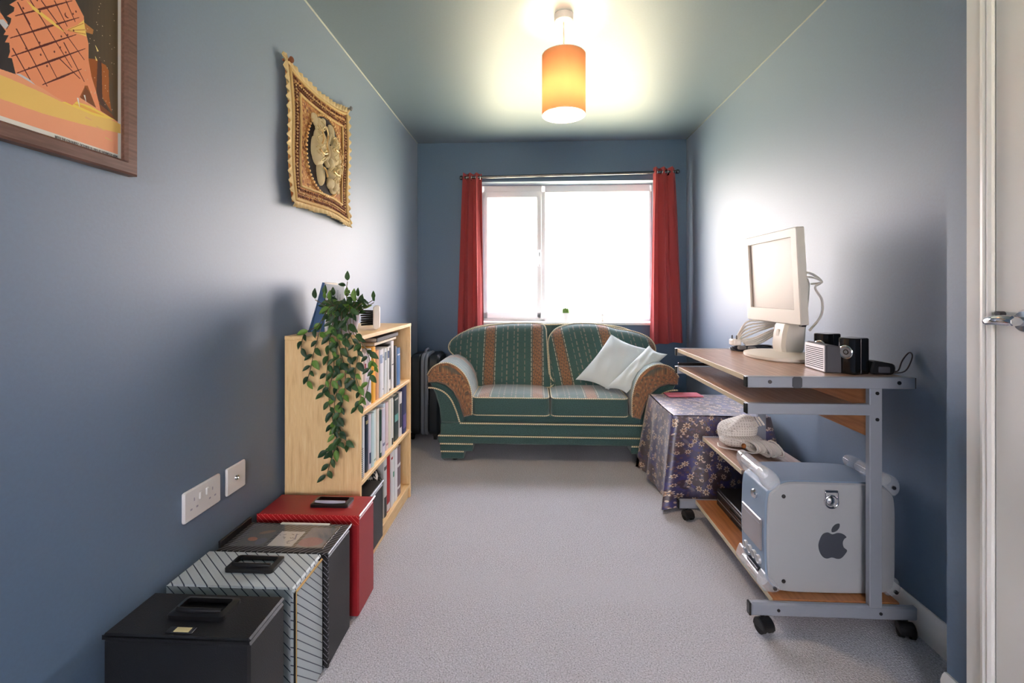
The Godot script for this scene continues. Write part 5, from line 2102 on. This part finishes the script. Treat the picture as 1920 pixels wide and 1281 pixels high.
func build_tapestry(turn: Basis):
	# local x runs away from the camera along the wall, z into the room
	var t = thing("tapestry", "small padded embroidered hanging with beaded border and animal figures in an oval", "wall hanging", Vector3(X_LEFT, 1.69, -1.975))
	t.basis = turn
	var hw = 0.272
	var hh = 0.262
	# the hanging droops from two pegs; its lower right corner kicks outward
	var C = func(u, v):
		# u, v in -1..1
		var x = u * hw
		var y = v * hh
		y += (0.022 if v > 0 else 0.0) * (u * u) * v - 0.010 * (1.0 - u * u) * v
		y += 0.026 * u * (0.6 if v > 0.0 else -0.1) * absf(v)
		x += 0.012 * sin(v * 3.0) - 0.022 * v * (1.0 if u < 0 else 0.1) * absf(u) * 0.9
		x += 0.02 * clampf(-v - 0.7, 0, 1) * clampf(u, 0, 1) * 2.0
		var z = 0.016 + 0.012 * (0.5 - v * 0.5) + 0.008 * sin(u * 4.0 + 1.0) * (0.6 - v * 0.4)
		return Vector3(x, y, z)
	var im = pic(256, 256, c8(176, 120, 60))
	var r = RandomNumberGenerator.new()
	r.seed = 41
	for i in 2600:
		var c = [c8(150, 82, 34), c8(198, 150, 84), c8(120, 66, 34), c8(214, 172, 104)][i % 4]
		disc(im, Vector2(r.randf() * 256, r.randf() * 256), r.randf_range(1, 4), r.randf_range(1, 3), c, r.randf() * 3.0, 6)
	var gm = mat("embroidered_ground", Color(1, 1, 1), 0.75)
	gm.albedo_texture = tex(im)
	bump(gm, MT["fine"], 0.3)
	var s = S()
	var f = func(u, v): return C.call(u * 2 - 1, 1 - v * 2)
	sheet(s, 24, 24, f, Vector3(0, 0, 0.010))
	obj("ground_cloth", s, gm, t)
	# gathered outer frill
	s = S()
	var frill = []
	var n = 320
	for i in n:
		var a = i * 4.0 / n
		var k = int(a)
		var e = a - k
		var p = [Vector2(-1 + 2 * e, 1), Vector2(1, 1 - 2 * e), Vector2(1 - 2 * e, -1), Vector2(-1, -1 + 2 * e)][k]
		frill.append(p)
	var g = func(u, v):
		var p = frill[int(round(u * n)) % n]
		var q = C.call(p.x * (0.985 + 0.085 * v), p.y * (0.985 + 0.085 * v))
		var ang = u * TAU * 64.0
		return q + Vector3(0, 0, 0.004 + 0.007 * sin(ang) * v) + Vector3(p.x * 0.0025 * sin(ang * 0.24), p.y * 0.0025 * sin(ang * 0.24), 0) * v
	sheet(s, n, 3, g, Vector3(0, 0, 0.003))
	obj("frill", s, mat("pale_frill", c8(220, 194, 142), 0.85), t)
	# cords and bead rows round the border
	for e in [[0.95, 0.0065, "tan_thread"], [0.72, 0.0055, "tan_thread"]]:
		s = S()
		var ring = []
		for i in 80:
			var p = frill[int(i * n / 80.0)]
			ring.append(C.call(p.x * e[0], p.y * e[0]) + Vector3(0, 0, 0.004))
		tube(s, ring, e[1], 6, true)
		obj("border_cord", s, MT[e[2]], t)
	var brown = mat("brown_thread", c8(120, 70, 44), 0.8)
	s = S()
	for i in 170:
		var a = i * 4.0 / 170
		var k = int(a)
		var e2 = a - k
		var p = [Vector2(-1 + 2 * e2, 1), Vector2(1, 1 - 2 * e2), Vector2(1 - 2 * e2, -1), Vector2(-1, -1 + 2 * e2)][k]
		for q in [0.89, 0.83, 0.78]:
			if r.randf() < 0.8:
				puff(s, C.call(p.x * q, p.y * q) + Vector3(0, 0, 0.003), Vector3(0.0055, 0.0055, 0.004), 1, 1, 6, 4)
	var bd = obj("border_beads", s, brown, t)
	bd.set_meta("kind", "stuff")
	s = S()
	for i in 130:
		var a = i * 4.0 / 130
		var k = int(a)
		var e2 = a - k
		var p = [Vector2(-1 + 2 * e2, 1), Vector2(1, 1 - 2 * e2), Vector2(1 - 2 * e2, -1), Vector2(-1, -1 + 2 * e2)][k]
		puff(s, C.call(p.x * 0.835, p.y * 0.835) + Vector3(0, 0, 0.005), Vector3(0.0042, 0.0042, 0.004), 1, 1, 6, 4)
	for i in 64:
		var a = TAU * i / 64
		puff(s, C.call(cos(a) * 0.60 + 0.04, sin(a) * 0.72 - 0.02) + Vector3(0, 0, 0.006), Vector3(0.006, 0.006, 0.005), 1, 1, 6, 4)
	obj("gold_beads", s, MT["gold_bead"], t).set_meta("kind", "stuff")
	# dark oval with puffed figures
	s = S()
	var ov = func(u, v):
		var a = u * TAU
		return C.call(cos(a) * 0.57 * v + 0.04, sin(a) * 0.69 * v - 0.02) + Vector3(0, 0, 0.003)
	grid(s, 40, 5, ov, true)
	obj("oval_ground", s, mat("black_velvet", c8(38, 30, 32), 0.9), t)
	s = S()
	var fig = MT["cream_thread"]
	bump(fig, MT["fine"], 0.2)
	tri(fig, Vector3(14, 30, 14))
	var B = func(s, u, v, ru, rv, d, turn2 := 0.0):
		puff(s, C.call(u, v) + Vector3(0, 0, 0.004), Vector3(ru, rv, d), 0.9, 1.0, 14, 9, Basis(Vector3(0, 0, 1), turn2))
	var TB = func(s, a, rr):
		var pts = []
		for i in range(0, a.size(), 2):
			pts.append(C.call(a[i], a[i + 1]) + Vector3(0, 0, 0.010))
		tube(s, spline(pts, 4), rr, 8)
	# rearing animal at the left: head and ears at the top, body, legs
	B.call(s, -0.22, 0.42, 0.030, 0.040, 0.022)
	B.call(s, -0.34, 0.50, 0.018, 0.028, 0.014, 0.4)
	B.call(s, -0.10, 0.52, 0.016, 0.028, 0.014, -0.4)
	B.call(s, -0.20, 0.16, 0.046, 0.056, 0.028)
	B.call(s, -0.24, -0.08, 0.044, 0.050, 0.026)
	B.call(s, -0.16, -0.40, 0.024, 0.050, 0.022, 0.15)
	B.call(s, -0.36, 0.02, 0.018, 0.046, 0.016, -0.1)
	obj("animal_figure", s, fig, t)
	s = S()
	# second animal at the right, head up, tail and legs below
	B.call(s, 0.16, 0.42, 0.022, 0.045, 0.020, 0.1)
	B.call(s, 0.30, 0.26, 0.026, 0.050, 0.020, 0.5)
	B.call(s, 0.26, 0.06, 0.054, 0.046, 0.028, 0.3)
	B.call(s, 0.46, 0.04, 0.026, 0.040, 0.020, 0.2)
	B.call(s, 0.18, -0.14, 0.026, 0.036, 0.020, 0.2)
	TB.call(s, [0.10, 0.40, 0.02, 0.20, 0.06, 0.02, -0.02, -0.12, 0.06, -0.20], 0.010)
	obj("animal_figure", s, fig, t)
	s = S()
	# small seated one at the bottom
	B.call(s, 0.22, -0.32, 0.044, 0.030, 0.024, 0.15)
	B.call(s, 0.44, -0.22, 0.026, 0.034, 0.020, 0.3)
	B.call(s, 0.16, -0.48, 0.030, 0.026, 0.020, 0.4)
	B.call(s, 0.36, -0.46, 0.030, 0.030, 0.020)
	TB.call(s, [0.12, -0.50, 0.18, -0.62, 0.30, -0.60, 0.34, -0.52], 0.008)
	TB.call(s, [0.36, -0.50, 0.46, -0.58, 0.50, -0.46], 0.007)
	obj("animal_figure", s, fig, t)
	s = S()
	for a in [[-0.30, 0.34, -0.24, 0.22, -0.28, 0.10], [-0.10, 0.30, -0.14, 0.14, -0.08, 0.02], [-0.34, -0.02, -0.22, -0.06, -0.12, -0.02], [0.16, 0.14, 0.28, 0.12, 0.36, 0.02], [0.12, -0.28, 0.24, -0.30, 0.36, -0.28], [-0.22, -0.30, -0.14, -0.34, -0.10, -0.44], [0.42, 0.12, 0.48, 0.02, 0.42, -0.06]]:
		var pts = []
		for i in range(0, a.size(), 2):
			pts.append(C.call(a[i], a[i + 1]) + Vector3(0, 0, 0.031))
		s = S()
		tube(s, spline(pts, 4), 0.004, 6)
		obj("couched_cord", s, MT["gold_bead"], t)
	# gathered threads over the padded figures
	s = S()
	for k in 46:
		var u0 = [-0.22, -0.20, -0.24, 0.26, 0.20, 0.26, 0.40][k % 7] + r.randf_range(-0.10, 0.10)
		var v0 = [0.40, 0.16, -0.10, 0.08, -0.30, 0.26, -0.20][k % 7] + r.randf_range(-0.12, 0.12)
		var pts = []
		for i in 4:
			pts.append(C.call(u0 + 0.05 * i - 0.08, v0 + 0.05 * sin(i * 1.3 + k)) + Vector3(0, 0, 0.024 + 0.006 * sin(i * 1.0)))
		tube(s, spline(pts, 3), 0.0032, 5)
	obj("gathered_thread", s, mat("straw_thread", c8(218, 196, 146), 0.8), t).set_meta("kind", "stuff")
	# hanging pegs at the top corners
	for e in [[-0.985, 1.03, "brown_thread"], [1.03, 1.05, "grey_plastic"]]:
		s = S()
		var p = C.call(e[0], e[1])
		cyl(s, Vector3(p.x, p.y, 0.0), Vector3(p.x, p.y, 0.030), 0.005, 12)
		puff(s, Vector3(p.x, p.y, 0.034), Vector3(0.012, 0.012, 0.008), 1, 1, 14, 8)
		obj("peg", s, MT[e[2]], t)

# ---------- trailing plant on the near end of the bookcase
func build_plant():
	var b = Vector3(-0.735, 0.9135, -1.735)
	var t = thing("trailing_plant", "leafy green trailing plant in a pale pot hanging over the bookcase side", "plant", b)
	base_at(b)
	var s = S()
	lathe(s, v2([0, 0, 0.042, 0, 0.056, 0.085, 0.060, 0.095, 0.055, 0.095, 0.050, 0.080, 0, 0.080]), 28, b)
	obj("pot", s, MT["pale_pot"], t)
	s = S()
	lathe(s, v2([0.051, 0.081, 0.03, 0.086, 0, 0.088]), 20, b)
	obj("soil", s, MT["soil"], t)
	T = Transform3D()
	# leaf: folded along its rib, pointed, curling at the tip; z is along the leaf
	var leaves = []
	for k in 3:
		s = S()
		var curl = [0.006, 0.010, 0.003][k]
		var wide = [0.0085, 0.0095, 0.0078][k]
		var f = func(u, v):
			var x = (u - 0.5) * 2.0
			var wv = pow(sin(PI * clampf(pow(v, 0.8), 0.0, 1.0)), 0.85) * wide
			return Vector3(x * wv, 0.0035 * absf(x) * sin(v * PI) - curl * v * v, v * 0.034)
		sheet(s, 4, 6, f, Vector3(0, 0.0006, 0))
		leaves.append(done(s))
	var r = RandomNumberGenerator.new()
	r.seed = 23
	var mats = ["leaf_green", "leaf_dark", "leaf_dark", "leaf_green", "leaf_light"]
	var z = -1.640
	var start = Vector3(-0.735, 1.000, -1.725)
	var vines = [
		[v2([-0.737, 0.956, -0.707, 0.858, -0.717, 0.741, -0.731, 0.642, -0.707, 0.545, -0.735, 0.485, -0.763, 0.400]), 30],
		[v2([-0.757, 0.930, -0.731, 0.819, -0.751, 0.701, -0.737, 0.603, -0.727, 0.525, -0.757, 0.495]), 28],
		[v2([-0.791, 0.956, -0.843, 0.926, -0.855, 0.867]), 9],
		[v2([-0.787, 0.937, -0.807, 0.858, -0.821, 0.799, -0.833, 0.749]), 13],
		[v2([-0.743, 0.930, -0.763, 0.779, -0.771, 0.705]), 16],
		[v2([-0.723, 0.920, -0.691, 0.780, -0.703, 0.662, -0.725, 0.583, -0.677, 0.520]), 26],
		[v2([-0.677, 0.937, -0.643, 0.859, -0.651, 0.780, -0.635, 0.702, -0.647, 0.653]), 20],
		[v2([-0.667, 0.937, -0.607, 0.859, -0.599, 0.781, -0.619, 0.683]), 16],
		[v2([-0.707, 0.930, -0.677, 0.819, -0.667, 0.741]), 13],
		[v2([-0.651, 0.930, -0.590, 0.840, -0.580, 0.790]), 10]]
	var count = 0
	for e in vines:
		var way = [start, Vector3(lerpf(start.x, e[0][0].x, 0.6), 1.012 + r.randf() * 0.02, lerpf(start.z, z, 0.6))]
		for p in e[0]:
			way.append(Vector3(p.x, p.y, z + r.randf() * 0.014))
		var path = spline(way, 8)
		for i in path.size():
			path[i] -= b
		s = S()
		tube(s, path, 0.0015, 5)
		var vine = obj("vine", s, MT["stem_brown"], t)
		for k in e[1]:
			var u = lerpf(0.10, 1.0, (k + 0.5) / e[1])
			var at = u * (path.size() - 1)
			var i = clampi(int(at), 0, path.size() - 2)
			var p = path[i].lerp(path[i + 1], at - i)
			var dirn = (path[i + 1] - path[i]).normalized()
			var side = Vector3(1 if k % 2 == 0 else -1, r.randf_range(-0.9, 0.35), r.randf_range(0.1, 0.9)).normalized()
			var d = (side * 0.9 + dirn * 0.5 + Vector3(0, -0.25, 0)).normalized()
			leaf(leaves, mats, r, vine, p, d)
			count += 1
	# upright sprigs over the pot
	for k in 19:
		var a = k * 2.4
		var tip = Vector3(cos(a) * r.randf_range(0.05, 0.125), r.randf_range(0.10, 0.155), sin(a) * r.randf_range(0.02, 0.07) + 0.02)
		if k == 0:
			tip = Vector3(0.022, 0.205, 0.03)
		if k == 1:
			tip = Vector3(-0.110, 0.135, 0.02)
		if k == 2:
			tip = Vector3(0.125, 0.125, 0.03)
		var path = spline([Vector3(cos(a) * 0.02, 0.085, sin(a) * 0.02), Vector3(tip.x * 0.5, tip.y * 0.75, tip.z * 0.5), tip], 5)
		s = S()
		tube(s, path, 0.0014, 5)
		var vine = obj("sprig", s, MT["stem_brown"], t)
		for q in 6:
			var i = clampi(int(lerpf(2.0, path.size() - 1, q / 5.0)), 0, path.size() - 1)
			var ang = q * 2.4 + a
			var d = Vector3(cos(ang), r.randf_range(-0.1, 0.6), sin(ang) * 0.8 + 0.2).normalized()
			if q == 5:
				d = Vector3(0.1, 1.0, 0.3).normalized()
			leaf(leaves, mats, r, vine, path[i], d)

func leaf(leaves, mats, r, parent, p: Vector3, d: Vector3):
	var up = Vector3(r.randf_range(-0.4, 0.4), 0.5, 1.0).normalized()
	var x = up.cross(d).normalized()
	if x.length() < 0.5:
		x = Vector3.RIGHT
	var y = d.cross(x).normalized()
	var k = r.randf_range(0.86, 1.30)
	var o = MeshInstance3D.new()
	o.name = "leaf"
	o.mesh = leaves[r.randi() % leaves.size()]
	o.material_override = MT[mats[r.randi() % mats.size()]]
	o.transform = Transform3D(Basis(x * k, y * k, d * k), p + d * 0.004)
	parent.add_child(o, true)

# ---------- hard suitcase standing between bookcase and sofa
func build_suitcase():
	var t = thing("suitcase", "black hard-shell suitcase with a grey rim standing between bookcase and sofa", "suitcase", Vector3(-0.792, 0, -3.38))
	var bl = mat("suitcase_shell", c8(36, 44, 50), 0.4)
	var gr = mat("suitcase_rim", c8(124, 132, 142), 0.4)
	var s = S()
	var h = 0.585
	var d = 0.26
	var side = rrect(d, h, 0.05, 6)
	for i in side.size():
		side[i].y += 0.035 + h / 2
	for e in [[-0.108, -0.022], [0.022, 0.108]]:
		s = S()
		plate(s, side, Vector3.ZERO, Vector3(0, 0, -1), Vector3(0, 1, 0), e[0], e[1], 0.018)
		obj("shell", s, bl, t)
	s = S()
	var big = rrect(d + 0.012, h + 0.012, 0.055, 6)
	for i in big.size():
		big[i].y += 0.035 + h / 2
	plate(s, big, Vector3.ZERO, Vector3(0, 0, -1), Vector3(0, 1, 0), -0.026, -0.001, 0.005)
	plate(s, big, Vector3.ZERO, Vector3(0, 0, -1), Vector3(0, 1, 0), 0.003, 0.024, 0.005)
	obj("rim", s, gr, t)
	s = S()
	tube(s, spline(v3([0.028, 0.40, 0.136, 0.030, 0.395, 0.160, 0.034, 0.36, 0.168, 0.034, 0.31, 0.168, 0.030, 0.275, 0.160, 0.028, 0.27, 0.136]), 5), 0.006, 8)
	obj("side_handle", s, gr, t)
	s = S()
	tube(s, spline(v3([-0.01, 0.622, -0.05, -0.01, 0.645, -0.04, -0.01, 0.645, 0.04, -0.01, 0.622, 0.05]), 5), 0.008, 8)
	obj("top_handle", s, gr, t)
	for x in [-0.092, 0.075]:
		for z in [0.10, -0.10]:
			s = S()
			cyl(s, Vector3(x - 0.010, 0.020, z), Vector3(x + 0.010, 0.020, z), 0.020, 16)
			box(s, Vector3(x, 0.036, z - 0.006), Vector3(0.034, 0.022, 0.045), 0.006)
			obj("wheel", s, MT["black_rubber"], t)
